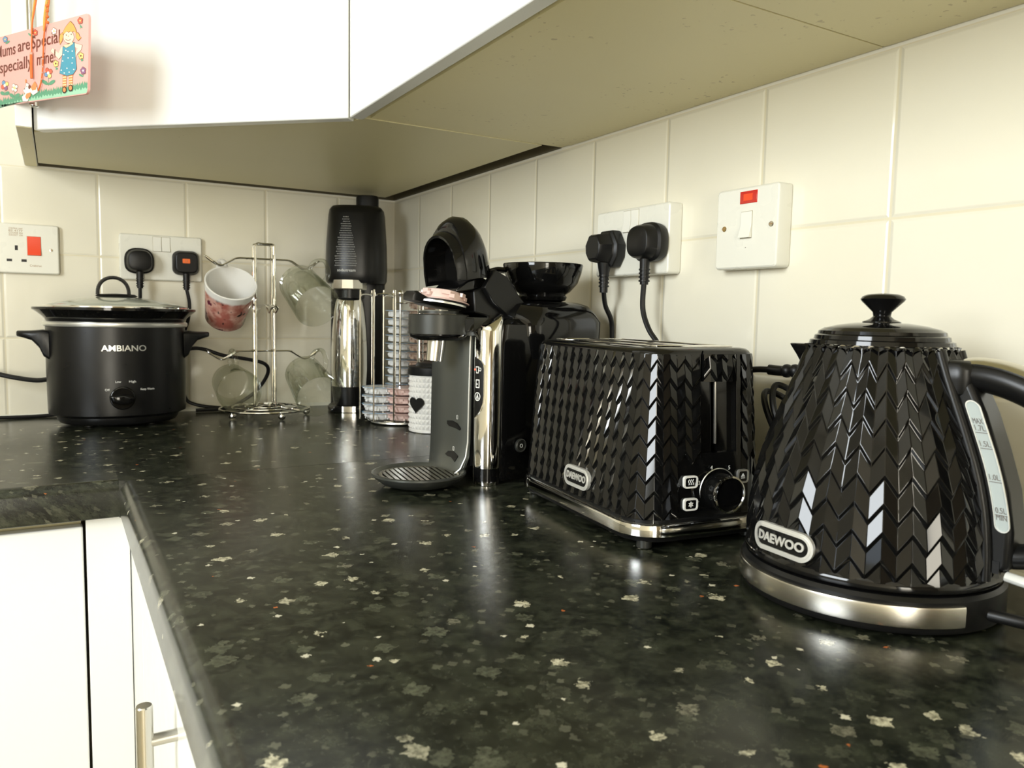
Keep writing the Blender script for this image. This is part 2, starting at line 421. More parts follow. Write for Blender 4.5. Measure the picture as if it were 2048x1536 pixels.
def text_geo(mb, body, size, mi=0, M=None, ext=0.0003, sx=1.0, align='CENTER', shear=0.0, width=None, off=0.0):
    cu = bpy.data.curves.new('tmp_text', 'FONT'); cu.body = body; cu.size = size; cu.extrude = ext; cu.align_x = align; cu.align_y = 'CENTER'
    cu.shear = shear; cu.offset = off; cu.resolution_u = 3
    o = bpy.data.objects.new('tmp_text', cu); COL.objects.link(o)
    bpy.context.view_layer.update()
    dg = bpy.context.evaluated_depsgraph_get()
    me = bpy.data.meshes.new_from_object(o.evaluated_get(dg))
    V = [v.co.copy() for v in me.vertices]; F = [tuple(p.vertices) for p in me.polygons]
    bpy.data.objects.remove(o); bpy.data.curves.remove(cu); bpy.data.meshes.remove(me)
    if width and V:
        x0 = min(v.x for v in V); x1 = max(v.x for v in V); sx = width/(x1-x0)
        c = (x0+x1)/2 if align == 'CENTER' else x0
        for v in V: v.x = (v.x-c)*sx
    else:
        for v in V: v.x *= sx
    mb.add(V, F, mi, M)

def thing(name, label, cat, loc=(0,0,0), rotz=0.0, group=None):
    o = bpy.data.objects.new(name, None); COL.objects.link(o)
    o.empty_display_size = 0.02
    o.location = loc; o.rotation_euler = (0,0,rotz)
    o['label'] = label; o['category'] = cat
    if group: o['group'] = group
    return o
def tag(o, label, cat, group=None):
    o['label'] = label; o['category'] = cat
    if group: o['group'] = group
    return o
def struct(o):
    o['kind'] = 'structure'; return o
def frame(origin, ex, ez):
    """matrix whose local x -> ex and local z -> ez (y = z cross x)"""
    ex = Vector(ex).normalized(); ez = Vector(ez).normalized(); ey = ez.cross(ex).normalized(); ex = ey.cross(ez)
    M = Matrix((ex, ey, ez)).transposed().to_4x4(); M.translation = Vector(origin); return M
# ================================================================== THE ROOM
struct(MB().box(-1.90, 0.15, -4.15, 0.15, -0.95, -0.90).build('floor', 'floor_vinyl'))
struct(MB().box(-1.90, 0.15, -4.15, 0.15, 1.50, 1.55).build('ceiling', 'ceiling_white'))
struct(MB().box(-1.90, 0.15, 0.0, 0.15, -0.90, 1.50).build('wall_back', 'tiles_back'))
struct(MB().box(0.0, 0.15, -4.15, 0.0, -0.90, 1.50).build('wall_right', 'tiles_right'))
w = MB()                                             # wall with the window that lights the worktop
w.box(-1.90, -1.75, -4.15, -1.89, -0.9, 1.5); w.box(-1.90, -1.75, -1.15, 0.0, -0.9, 1.5)
w.box(-1.90, -1.75, -1.89, -1.15, -0.9, 0.18); w.box(-1.90, -1.75, -1.89, -1.15, 1.10, 1.5)
struct(w.build('wall_left', 'plaster'))
w = MB()
w.box(-1.75, -1.72, -4.15, -4.0, -0.9, 1.5); w.box(-1.04, 0.0, -4.15, -4.0, -0.9, 1.5)
w.box(-1.72, -1.04, -4.15, -4.0, 1.1, 1.5)
struct(w.build('wall_front', 'rear_wall_paint'))
w = MB()
for y0, y1 in ((-1.89,-1.86),(-1.18,-1.15)): w.box(-1.80, -1.76, y0, y1, 0.18, 1.10)
for z0, z1 in ((0.18,0.21),(1.07,1.10)): w.box(-1.80, -1.76, -1.89, -1.15, z0, z1)
w.box(-1.80, -1.71, -1.92, -1.12, 0.155, 0.18)
struct(w.build('window_1', 'panel_white', bevel=0.003))
w = MB()  # unseen frame added around the rear fill light
for x0, x1 in ((-1.72,-1.66),(-1.10,-1.04)): w.box(x0, x1, -4.06, -4.01, -0.9, 1.1)
for z0, z1 in ((-0.9,-0.78),(0.03,0.09),(1.03,1.1)): w.box(-1.72, -1.04, -4.06, -4.01, z0, z1)
struct(w.build('rear_fill_frame', 'panel_white', bevel=0.003))
# sealant bead where tiles meet the worktop
w = MB(); q = [(0,0),(-0.006,0),(-0.0045,0.0035),(-0.0025,0.0055),(0,0.007)]
w.loft([[(x, y_, z+0.0002) for x, z in [(a-0.0002, b) for a, b in q]] for y_ in (-3.0, -0.001)])
struct(w.build('trim_1', 'socket_white'))
w = MB(); w.loft([[(x_, x-0.0002, z+0.0002) for x, z in q] for x_ in (-1.7, -0.007)])
struct(w.build('trim_2', 'socket_white'))

# ================================================================== WORKTOPS
T = 0.044
def edge_profile(n=6, r=0.013, rb=0.004):
    """front edge of a postformed worktop: list of (outward, z)"""
    P = [(-r + r*math.sin(PI/2*k/n), -r + r*math.cos(PI/2*k/n)) for k in range(n+1)]
    P += [(-rb + rb*math.cos(PI/2*k/4), -T + rb - rb*math.sin(PI/2*k/4)) for k in range(5)]
    return P
ep = edge_profile()
w = MB()
prof = [(0.0 - 0.001, 0.0)] + [(-0.645 - a, z) for a, z in ep] + [(-0.001, -T)]
w.loft([[(x_, y, z) for y, z in prof] for x_ in (-1.7, -0.6005)])
w.box(-0.6005, -0.001, -0.6450, -0.001, -T, 0.0)
o = w.build('worktop', 'worktop_laminate', sharp=50)
tag(o, 'dark flecked laminate worktop along the back tiles, under the slow cooker', 'worktop')
w = MB()
prof = [(-0.001, 0.0)] + [(-0.600 - a, z) for a, z in ep] + [(-0.001, -T)]
w.loft([[(x, y_, z) for x, z in prof] for y_ in (-3.0, -0.6460)])
o = w.build('worktop', 'worktop_laminate', sharp=50)
tag(o, 'dark flecked laminate worktop in the foreground, under the toaster and kettle', 'worktop')
# ================================================================== BASE CABINETS
t = thing('base_cabinet', 'white base cabinet below the slow cooker with a flat handleless door', 'cabinet', (-1.0, -0.3, -0.9))
def lw(mb, name, mats, parent, bevel=0.0, **k):     # geometry given in world coordinates, stored in the parent's frame
    inv = (Matrix.Translation(parent.location) @ Matrix.Rotation(parent.rotation_euler[2], 4, 'Z')).inverted()
    mb.v = [inv @ p for p in mb.v]
    return mb.build(name, mats, parent, bevel, **k)
lw(MB().box(-1.30, -0.64, -0.610, -0.02, -0.78, -0.0455), 'carcass', 'carcass_beige_dull', t)
lw(MB().box(-1.28, -0.66, -0.56, -0.10, -0.90, -0.78), 'plinth', 'plinth_grey', t)
lw(MB().box(-1.24, -0.6385, -0.632, -0.613, -0.77, -0.0535), 'door', 'door_white', t, 0.0022, bseg=3)
t = thing('corner_post', 'narrow white filler panel in the inner corner below the worktop joint', 'panel', (-0.612, -0.622, -0.9))
lw(MB().box(-0.6355, -0.5890, -0.632, -0.613, -0.77, -0.0455), 'front_panel', 'door_white', t, 0.001)
lw(MB().box(-0.6355, -0.5905, -0.611, -0.60, -0.90, -0.0455), 'back_rail', 'plinth_grey', t)
t = thing('base_cabinet', 'white base cabinet below the toaster with a vertical steel bar handle', 'cabinet', (-0.3, -1.3, -0.9))
lw(MB().box(-0.570, -0.02, -1.75, -0.66, -0.78, -0.0455), 'carcass', 'carcass_beige_dull', t)
lw(MB().box(-0.53, -0.10, -1.75, -0.66, -0.90, -0.78), 'plinth', 'plinth_grey', t)
lw(MB().box(-0.5885, -0.5715, -0.768, -0.6322, -0.77, -0.0457), 'end_panel', 'door_white', t, 0.001)
d = lw(MB().box(-0.5885, -0.5715, -1.36, -0.7688, -0.77, -0.0457), 'door', 'door_white', t, 0.0015)
def bar_handle(parent, x, y, z0, z1, nx, ny, off, stz, r=0.0058, rs=0.0045):
    hb = MB()
    hb.lathe([(0,z0),(r-0.0008,z0),(r,z0+0.0008),(r,z1-0.0008),(r-0.0008,z1),(0,z1)], 24, c=(x, y, 0))
    for z in stz:
        hb.tube([(x, y, z), (x - nx*off*0.5, y - ny*off*0.5, z), (x - nx*off, y - ny*off, z)], rs, 16)
    return lw(hb, 'handle', 'brushed_steel', parent)
h = MB(); X, Y = -0.6105, -1.050; r = 0.0060
h.lathe([(0,-0.30),(r,-0.30),(r,-0.0865),(r-0.0008,-0.0855),(0,-0.0855)], 28, c=(X, Y, 0))
for z in (-0.1135, -0.27): h.tube([(X, Y, z), (X+0.01, Y, z), (-0.5884, Y, z)], 0.0046, 18)
hd = lw(h, 'handle', 'brushed_steel', t); hd.parent = d

# ================================================================== WALL CABINETS
CB = 0.453; CT = 1.17
t = thing('corner_wall_cabinet', 'white diagonal corner wall cabinet with a beige underside and the pink plaque on its handle', 'cabinet', (-0.34, -0.34, CB))
dd = Vector((0.730, -0.684, 0)).normalized(); dn = Vector((-0.684, -0.730, 0)).normalized()
A = Vector((-0.680, -0.340, 0)); B = Vector((-0.3285, -0.6652, 0))       # front bottom edge of the door
a1 = A - dn*0.0245; b1 = B - dn*0.0245
xs = -0.679
c = MB()
# bottom board stops short of both walls; shade in the void behind it is painted dark brown
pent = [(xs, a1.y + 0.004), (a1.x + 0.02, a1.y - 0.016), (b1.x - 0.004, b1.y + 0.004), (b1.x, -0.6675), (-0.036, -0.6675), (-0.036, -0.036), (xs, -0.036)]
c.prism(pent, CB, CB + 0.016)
lw(c, 'bottom_board', 'carcass_beige_dull', t)
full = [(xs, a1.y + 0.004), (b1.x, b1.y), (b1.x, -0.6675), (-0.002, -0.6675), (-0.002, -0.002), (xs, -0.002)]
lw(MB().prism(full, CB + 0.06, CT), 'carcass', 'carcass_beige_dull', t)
lw(MB().prism(full, CB + 0.058, CB + 0.0598), 'void_shade_liner', 'void_shade', t)  # dark sheet, its colour stands for the shade inside the void
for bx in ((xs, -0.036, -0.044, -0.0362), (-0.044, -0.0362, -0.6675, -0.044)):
    lw(MB().box(*bx, CB+0.001, CB+0.058), 'back_rail', 'void_shade', t)  # closes the void, coloured dark as its shade
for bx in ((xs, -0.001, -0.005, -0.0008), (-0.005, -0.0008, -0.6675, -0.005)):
    lw(MB().box(*bx, CB+0.0005, CB+0.058), 'wall_shade_strip', 'void_shade', t)  # dark strip painting the shade on the wall above the tiles
c = MB(); L = (B - A).length
def slab(mb, p0, p1, n, t0, t1, z0, z1):
    p0, p1 = Vector(p0), Vector(p1)
    q = [p0 + n*t0, p1 + n*t0, p1 + n*t1, p0 + n*t1]
    mb.prism([(v.x, v.y) for v in q], z0, z1)
slab(c, A + dd*0.001, B - dd*0.0002, dn, -0.018, 0.0, CB - 0.002, CT)
dr = lw(c, 'door', 'door_white', t, 0.0016, bseg=2)
hp = A + dd*0.033 + dn*0.030
h = MB(); r = 0.0058
h.lathe([(0,0.4735),(r-0.0008,0.4735),(r,0.4743),(r,0.80),(0,0.80)], 24, c=(hp.x, hp.y, 0))
for z in (0.503, 0.77): h.tube([hp + Vector((0,0,z)), hp - dn*0.015 + Vector((0,0,z)), hp - dn*0.0305 + Vector((0,0,z))], 0.0045, 14)
hd = lw(h, 'handle', 'nickel', t); hd.parent = dr
c = MB(); c.box(-0.7005, -0.6805, -0.352, -0.002, CB-0.001, CT)
lw(c, 'end_panel', 'panel_white', t, 0.0008)
c = MB(); c.box(-0.6995, -0.6815, -0.350, -0.004, CB-0.0016, CB-0.0009)
lw(c, 'edge_strip', 'carcass_beige', t)

t = thing('wall_cabinet', 'white wall cabinet above the toaster with a speckled beige underside', 'cabinet', (-0.16, -0.93, CB))
c = MB(); c.box(-0.303, -0.002, -1.190, -0.692, CB, CT); lw(c, 'carcass', 'carcass_beige', t)
c = MB(); c.box(-0.300, -0.002, -0.6910, -0.6685, CB+0.0012, CT); lw(c, 'filler_strip', 'carcass_beige', t)
c = MB(); c.box(-0.3275, -0.3095, -1.1885, -0.6665, CB-0.002, CT); lw(c, 'door', 'door_white', t, 0.0016)
t = thing('wall_cabinet', 'white wall cabinet above the kettle, nearest in the row', 'cabinet', (-0.16, -1.5, CB))
c = MB(); c.box(-0.303, -0.002, -1.80, -1.192, CB, CT); lw(c, 'carcass', 'carcass_beige', t)
c = MB(); c.box(-0.3275, -0.3095, -1.80, -1.190, CB-0.002, CT); lw(c, 'door', 'door_white', t, 0.0016)

# ================================================================== SOCKETS AND PLUGS
def wall_frame(x, y, z, wall):
    """local x = along the wall (viewer's right), y = up, z = out of the wall"""
    if wall == 'back': return frame((x, y, z), (1,0,0), (0,-1,0)), 0
    return frame((x, y, z), (0,-1,0), (-1,0,0)), 0
def place(o, wall, x, y, z):
    o.location = (x, y, z)
    o.rotation_euler = (PI/2, 0, 0) if wall == 'back' else (PI/2, 0, -PI/2)
# in these things local x = viewer's right along the wall, local y = up, local z = out of the wall
def faceplate(w_, h_, d_, parent, name='faceplate'):
    b = MB(); rings = []
    for k, (ins, z) in enumerate(((0.0,0.0008),(0.0,d_-0.003),(0.0007,d_-0.0012),(0.0022,d_),)):
        rings.append([(x, y, z) for x, y in rrect(w_-2*ins, h_-2*ins, 0.004-ins*0.5, 4)])
    b.loft(rings); return b.build(name, 'socket_white', parent, sharp=25)
def screw(x, y, z, parent, m='nickel'):
    b = MB(); b.lathe([(0,0.0001),(0.0030,0.0001),(0.0026,0.0009),(0,0.0012)], 16, c=(x,y,z))
    b.box(x-0.0024, x+0.0024, y-0.0004, y+0.0004, z+0.0010, z+0.00135, 1, None)
    return b.build('screw', [m, 'print_brown'], parent)
def rocker(x, y, z, w_, h_, parent, m='switch_white', name='rocker_switch', tilt=0.0022, seam=True):
    b = MB()
    if seam: b.box(x-w_/2-0.0007, x+w_/2+0.0007, y-h_/2-0.0007, y+h_/2+0.0007, z-0.0005, z+0.00015, 1)
    prof = [(-h_/2, 0.0010+tilt), (0, 0.0009), (h_/2, 0.0012), (h_/2, -0.0003), (-h_/2, -0.0003)]
    b.loft([[(xx, y+a, z+c_) for a, c_ in prof] for xx in (x-w_/2, x+w_/2)])
    return b.build(name, [m, 'seam_grey'], parent, bevel=0.0003)
def pin_holes(x, y, z, parent):
    for dx, dy, w_, h_ in ((0,0.011,0.0045,0.0085),(-0.011,-0.011,0.0080,0.0045),(0.011,-0.011,0.0080,0.0045)):
        b = MB(); b.box(x+dx-w_/2, x+dx+w_/2, y+dy-h_/2, y+dy+h_/2, z-0.0002, z+0.0002); b.build('pin_hole', 'rubber_black', parent)
def double_socket(label, wall, x, y, z, d_, sw=(-0.0095, 0.0045)):
    t = thing('double_socket', label, 'socket'); place(t, wall, x, y, z)
    faceplate(0.146, 0.086, d_, t)
    for s in (-1, 1): rocker(s*0.0078, 0.026, d_, 0.0145, 0.027, t)
    for s in (-1, 1): pin_holes(s*0.040, -0.006, d_, t)
    return t
double_socket('white double wall socket holding the two plugs behind the slow cooker', 'back', -0.481, 0.0, 0.300, 0.011)
double_socket('white raised double wall socket holding the two plugs above the toaster', 'right', 0.0, -0.860, 0.3005, 0.020)

t = thing('cooker_socket', 'cream switched wall socket with an orange-red rocker, left of the slow cooker lid', 'socket'); place(t, 'back', -0.7245, 0.0, 0.3045)
faceplate(0.146, 0.0875, 0.011, t)
rocker(0.0345, 0.0055, 0.011, 0.0205, 0.033, t, 'switch_red', 'red_rocker')
rocker(-0.055, 0.0055, 0.011, 0.020, 0.033, t, 'switch_red', 'red_rocker')
pin_holes(0.0075, -0.010, 0.011, t)
screw(0.0605, -0.0005, 0.011, t)
b = MB(); 
for k, s in enumerate(('CONTROL UNIT','BS 4177','COOKER 45A','SOCKET 13A')): text_geo(b, s, 0.0042, 0, Matrix.Translation((0.0075, 0.0345-0.0038*k, 0.0111)), 0.0001, width=0.021)
b.build('small_print', 'print_brown', t)
b = MB(); text_geo(b, 'Crabtree', 0.0056, 0, Matrix.Translation((0.036, -0.0295, 0.0111)), 0.0001, width=0.018)
b.build('maker_mark', 'print_brown', t)

t = thing('fused_switch', 'square white wall switch with a small red neon window, above the toaster and kettle', 'switch'); place(t, 'right', 0.0, -1.053, 0.3015)
faceplate(0.0865, 0.0865, 0.020, t)
rocker(0.001, 0.003, 0.020, 0.0150, 0.0275, t, tilt=0.004)
b = MB(); b.box(-0.0090, 0.0145, 0.0255, 0.0385, 0.0190, 0.0208); nb = b.build('neon_window', 'neon_red', t, 0.0004)
b = MB(); b.box(-0.0040, 0.0085, 0.0285, 0.0355, 0.0206, 0.02095); o = b.build('neon_lamp', 'neon_red_core', t); o.parent = nb
screw(-0.0305, 0.001, 0.020, t, 'brass'); screw(0.0345, 0.001, 0.020, t)
b = MB(); b.lathe([(0,0),(0.0006,0),(0.0006,0.0002),(0,0.0002)], 8, c=(0.001,-0.021,0.0200)); b.build('pip_mark', 'print_grey', t)

def plug(label, wall, x, y, z, cable_pts, style, mark=False):
    """13 A plug pushed into a socket; local frame as the sockets; cable_pts in world coordinates"""
    t = thing('power_plug', label, 'plug'); place(t, wall, x, y, z)
    b = MB()
    if style == 'round':        # broad rounded body
        out = []
        for k in range(36):
            a = 2*PI*k/36; cx, sy = math.cos(a), math.sin(a)
            e = 0.72
            X = 0.0255*math.copysign(abs(cx)**e, cx); Yy = (0.0235 if sy > 0 else 0.0245)*math.copysign(abs(sy)**(0.85 if sy > 0 else 0.6), sy)
            out.append((X, Yy))
        rings = [[(px*s, py*s, zz) for px, py in out] for s, zz in ((0.90,0.0),(0.97,0.004),(1.0,0.010),(1.0,0.014),(0.88,0.017),(0.84,0.026),(0.74,0.031),(0.50,0.033))]
        b.loft(rings)
    elif style == 'square':
        out = rrect(0.047, 0.046, 0.012, 6)
        rings = [[(px*s, py*s, zz) for px, py in out] for s, zz in ((0.93,0.0),(1.0,0.004),(1.0,0.016),(0.93,0.020),(0.86,0.027),(0.80,0.029))]
        b.loft(rings)
    else:                       # 'wedge': pointed shoulders, thick grip that tapers into the cable
        out = [(-0.0235,0.004),(-0.022,-0.012),(-0.013,-0.025),(0.013,-0.025),(0.022,-0.012),(0.0235,0.004),(0.012,0.0225),(-0.012,0.0225)]
        rings = [[(px*s, py*s, zz) for px, py in out] for s, zz in ((0.95,0.0),(1.0,0.003),(1.0,0.014),(0.80,0.018),(0.72,0.034),(0.62,0.038))]
        b.loft(rings)
    b.build('plug_body', 'rubber_black', t, bevel=0.0012 if style != 'round' else 0.0006, sharp=32)
    b = MB()
    L = 0.030 if style != 'wedge' else 0.036
    y0 = -0.022
    for k, (w_, zz) in enumerate(((0.011,0.0),)): pass
    zc = 0.017
    rad = [0.0100 if style == 'wedge' else 0.0068, 0.0082 if style == 'wedge' else 0.0062, 0.0060, 0.0055, 0.0052]
    pts = [(0, y0 + 0.006 - (L+0.006)*k/4, zc) for k in range(5)]
    b.tube(pts, 0.005, 14, rad=rad)
    for k in range(4):
        yy = y0 - L*0.35 - k*0.0046
        b.lathe([(0.0048,0),(0.0068,0.0004),(0.0068,0.0022),(0.0048,0.0026)], 14, 0, Matrix.Translation((0, yy, zc)) @ Matrix.Rotation(PI/2, 4, 'X'))
    b.build('strain_relief', 'rubber_black', t)
    if mark:
        b = MB(); b.prism(rrect(0.0135, 0.0085, 0.0012, 3, -0.001, 0.003), 0.0288, 0.0294)
        lb = b.build('fuse_label', 'label_orange', t)
        b = MB(); text_geo(b, '13', 0.006, 0, Matrix.Translation((-0.001, 0.003, 0.0295)), 0.0001); o = b.build('rating_mark', 'print_brown', t); o.parent = lb
    bpy.context.view_layer.update()
    inv = t.matrix_world.inverted()
    start = t.matrix_world @ Vector((0, y0 - L + 0.003, zc))
    b = MB(); b.tube([inv @ p for p in catmull([start + Vector((0,0,0.004)), start] + [Vector(p) for p in cable_pts], 7)], 0.0033, 10)
    b.build('cable', 'rubber_black', t)
    return t
plug('round-shouldered black plug, left of the two in the socket behind the slow cooker', 'back', -0.5215, -0.0112, 0.2925,
     [(-0.5220,-0.025,0.205),(-0.5250,-0.022,0.165),(-0.540,-0.018,0.11),(-0.56,-0.014,0.06),(-0.60,-0.014,0.02),(-0.67,-0.010,0.0045),(-0.80,-0.016,0.0045),(-0.95,-0.02,0.0045)], 'round')
plug('squarish black plug with an orange fuse label, right of the two behind the slow cooker', 'back', -0.4400, -0.0112, 0.2920,
     [(-0.4350,-0.026,0.215),(-0.4370,-0.024,0.185),(-0.4450,-0.018,0.15),(-0.450,-0.0112,0.08),(-0.444,-0.010,0.030),(-0.425,-0.012,0.014),(-0.38,-0.018,0.006),(-0.34,-0.030,0.0045),(-0.26,-0.030,0.0042)], 'square', True)
plug('angular black plug tapering into its cable, left of the two above the toaster', 'right', -0.0202, -0.8290, 0.2935,
     [(-0.024,-0.8165,0.219),(-0.0095,-0.8110,0.200),(-0.0062,-0.8100,0.178),(-0.0060,-0.812,0.13),(-0.0060,-0.812,0.06),(-0.0075,-0.810,0.012),(-0.010,-0.79,0.0075),(-0.012,-0.75,0.0045)], 'wedge')
plug('rounded black plug with a ribbed cable grip, right of the two above the toaster', 'right', -0.0202, -0.9100, 0.2960,
     [(-0.036,-0.9080,0.215),(-0.034,-0.9180,0.190),(-0.028,-0.9330,0.168),(-0.020,-0.960,0.12),(-0.018,-0.99,0.05),(-0.018,-1.01,0.008),(-0.020,-1.05,0.0045),(-0.022,-1.09,0.0045)], 'round')

# ================================================================== SLOW COOKER
t = thing('slow_cooker', 'oval black slow cooker with a glass lid and silver rim, left of the mug tree', 'slow cooker', (-0.567, -0.125, 0))
def oval(b, prof, sx=1.0, sy=0.80, seg=72, mi=0): b.lathe(prof, seg, mi, sx=sx, sy=sy)
b = MB(); oval(b, [(0,0.004),(0.086,0.004),(0.092,0.006),(0.096,0.012),(0.0965,0.017),(0.1085,0.022),(0.1090,0.028),(0.1100,0.095),(0.1095,0.170),(0.1060,0.172),(0,0.172)])
body = b.build('housing', 'cooker_black', t)
b = MB(); oval(b, [(0.104,0.171),(0.1125,0.1705),(0.1140,0.1730),(0.1140,0.1770),(0.1120,0.1790),(0.104,0.179)]); b.build('rim_band', 'silver_trim', t)
b = MB(); oval(b, [(0.100,0.176),(0.1080,0.1795),(0.1150,0.1880),(0.1250,0.1960),(0.1285,0.1985),(0.1285,0.2020),(0.1260,0.2030),(0.1180,0.2015),(0.1020,0.2000),(0.098,0.180),(0.094,0.10),(0.080,0.09),(0,0.088)]); b.build('stoneware_pot', 'gloss_black', t)
b = MB(); oval(b, [(0.1135,0.2020),(0.1150,0.2035),(0.1120,0.2060),(0.095,0.2110),(0.070,0.2170),(0.040,0.2210),(0,0.2225),(0,0.2195),(0.040,0.2180),(0.070,0.2140),(0.095,0.2080),(0.1100,0.2035)]); lid = b.build('glass_lid', 'lid_glass', t)
b = MB(); oval(b, [(0.1120,0.2018),(0.1165,0.2030),(0.1165,0.2050),(0.1120,0.2062)]); b.build('lid_rim', 'chrome', t)
b = MB(); oval(b, [(0,0.2215),(0.030,0.2218),(0.034,0.2235),(0.028,0.2265),(0,0.228)], sy=0.6)
hp = []
for k in range(17):
    a = PI*k/16; hp.append(Vector((-0.005 + 0.0245*math.cos(a), 0, 0.2255 + 0.030*math.sin(a)**0.8)))
b.tube(hp, 0.0075, 10, flat=0.42)
o = b.build('lid_handle', 'satin_black', t); o.parent = t
for s in (-1, 1):
    b = MB()
    rings = []
    for k, (x, zc, hz, hy) in enumerate(((0.104,0.138,0.024,0.030),(0.112,0.142,0.022,0.030),(0.118,0.149,0.0145,0.029),(0.128,0.1545,0.008,0.027),(0.140,0.1565,0.0055,0.023),(0.1485,0.1575,0.0045,0.016),(0.1500,0.1575,0.003,0.012))):
        rings.append([(s*x, yy, zc + zz) for yy, zz in rrect(hy*2, hz*2, min(hz*0.8, 0.006), 3)])
    b.loft(rings); b.build('side_handle', 'satin_black', t, sharp=40)
for a in (45, 135, 225, 315):
    b = MB(); b.lathe([(0,0.0005),(0.008,0.0005),(0.008,0.005),(0,0.005)], 12, c=(0.068*math.cos(math.radians(a)), 0.05*math.sin(math.radians(a)), 0)); b.build('foot', 'rubber_black', t)
def cooker_warp(off=0.0):
    def f(p):       # flat (x, z up, thickness) -> front of the oval
        r = 0.1095; y = -0.80*math.sqrt(max(1e-6, r*r - p.x*p.x))
        return Vector((p.x, y - off - p.z, p.y))
    return f
b = MB(); X0 = 0.004
text_geo(b, 'AMBIANO', 0.0140, 0, Matrix.Translation((X0, 0.1355, 0)), 0.0004, width=0.068, off=0.0002)
b.build('brand_lettering', 'silver_trim', t, warp=cooker_warp(0.0009))
for s, x, z, w_ in (('Low', -0.006, 0.0800, 0.0085), ('High', 0.0155, 0.0800, 0.0105), ('Off', -0.0225, 0.0665, 0.0070), ('Keep Warm', 0.0385, 0.0665, 0.0215)):
    b = MB(); text_geo(b, s, 0.0052, 0, Matrix.Translation((x, z, 0)), 0.0002, width=w_); b.build('setting_mark', 'print_white', t, warp=cooker_warp(0.0006))
b = MB()
Mk = frame((0.0, -0.0868, 0.0525), (1,0,0), (0,-1,0))
b.lathe([(0,-0.002),(0.0195,-0.002),(0.0195,0.003),(0.0180,0.0045),(0,0.0045)], 32, 0, Mk)
kn = [(-0.0205,0.004),(-0.017,-0.005),(-0.006,-0.0105),(0.006,-0.0105),(0.017,-0.006),(0.0185,0.0),(0.013,0.0055),(0.0,0.0075),(-0.012,0.0065)]
b.loft([[(x*s_, y*s_, z) for x, y in kn] for s_, z in ((1.0,0.004),(1.0,0.010),(0.86,0.015),(0.6,0.017))], 0, Mk)
b.build('control_knob', 'gloss_black', t, bevel=0.0008)
b = MB()
pts = [(0.100,0.045,0.120),(0.126,0.048,0.1285),(0.150,0.052,0.1270),(0.185,0.050,0.1150),(0.225,0.052,0.108),(0.262,0.054,0.0985),(0.2725,0.060,0.082),(0.262,0.070,0.055),(0.24,0.080,0.03),(0.20,0.090,0.008),(0.14,0.096,0.0042)]
b.tube(catmull(pts, 7), 0.0036, 10); b.build('cable', 'rubber_black', t)
b = MB(); b.tube(catmull([(-0.100,0.040,0.078),(-0.125,0.060,0.0735),(-0.16,0.080,0.078),(-0.20,0.090,0.088),(-0.26,0.095,0.100)], 7), 0.0042, 10); b.build('cable', 'rubber_black', t)

# ================================================================== MUG TREE
t = thing('mug_tree', 'chrome wire mug tree on ball feet between the slow cooker and the drinks maker', 'mug tree', (-0.315, -0.125, 0))
b = MB()
def circ(r, z, n=48, cx=0, cy=0): return [Vector((cx + r*math.cos(2*PI*k/n), cy + r*math.sin(2*PI*k/n), z)) for k in range(n)]
b.tube(circ(0.083, 0.0145), 0.0022, 8, closed=True)
b.tube(circ(0.060, 0.0175), 0.0018, 8, closed=True)
b.tube(circ(0.036, 0.0190), 0.0018, 8, closed=True)
for k in range(4):
    a = PI/4 + PI/2*k; c_, s_ = math.cos(a), math.sin(a)
    b.tube(catmull([(0.084*c_,0.084*s_,0.0135),(0.06*c_,0.06*s_,0.0155),(0.03*c_,0.03*s_,0.0185),(0.0,0.0,0.019)], 4), 0.002, 8)
b.build('base_ring', 'chrome', t)
for a in (-150, -80, -10, 100):
    b = MB(); c_, s_ = math.cos(math.radians(a)), math.sin(math.radians(a))
    b.sphere((0.078*c_, 0.078*s_, 0.0073), 0.0070, 16); b.build('ball_foot', 'chrome', t)
for sy in (-0.011, 0.011):
    b = MB(); X = 0.0175; z1 = 0.329
    loop = [Vector((-X, sy, 0.019)), Vector((-X, sy, 0.20)), Vector((-X, sy, z1-0.005)), Vector((-X+0.0015, sy, z1-0.0012)), Vector((-X+0.005, sy, z1)), Vector((X-0.005, sy, z1)), Vector((X-0.0015, sy, z1-0.0012)), Vector((X, sy, z1-0.005)), Vector((X, sy, 0.20)), Vector((X, sy, 0.019))]
    b.tube(loop, 0.0021, 8); b.build('post_loop', 'chrome', t)
for X in (-0.0175, 0.0175):
    b = MB(); b.tube([(X,-0.013,z1-0.004),(X,0.013,z1-0.004)], 0.002, 8); b.build('top_tie', 'chrome', t)
def arm(z, s, name='arm'):
    b = MB()
    for sy in (-0.0045, 0.0045):
        b.tube(catmull([(s*0.0,sy,z),(s*0.030,sy,z),(s*0.050,sy,z-0.001),(s*0.064,sy*1.1,z-0.009),(s*0.078,sy*1.3,z-0.0155),(s*0.092,sy*1.3,z-0.009),(s*0.103,sy*0.9,z-0.001),(s*0.106,0,z+0.001)], 5), 0.0017, 8)
    return b.build(name, 'chrome', t)
for z in (0.3010, 0.1260):
    for s in (-1, 1): arm(z, s)
for s in (-1, 1):                       # short arms that point towards and away from the room
    b = MB(); z = 0.213
    for sx in (-0.0045, 0.0045):
        b.tube(catmull([(sx,0,z),(sx,s*0.030,z),(sx*1.0,s*0.050,z-0.006),(sx*1.2,s*0.066,z-0.014),(sx*1.2,s*0.084,z-0.006),(0,s*0.092,z)], 5), 0.0017, 8)
    b.build('arm', 'chrome', t)

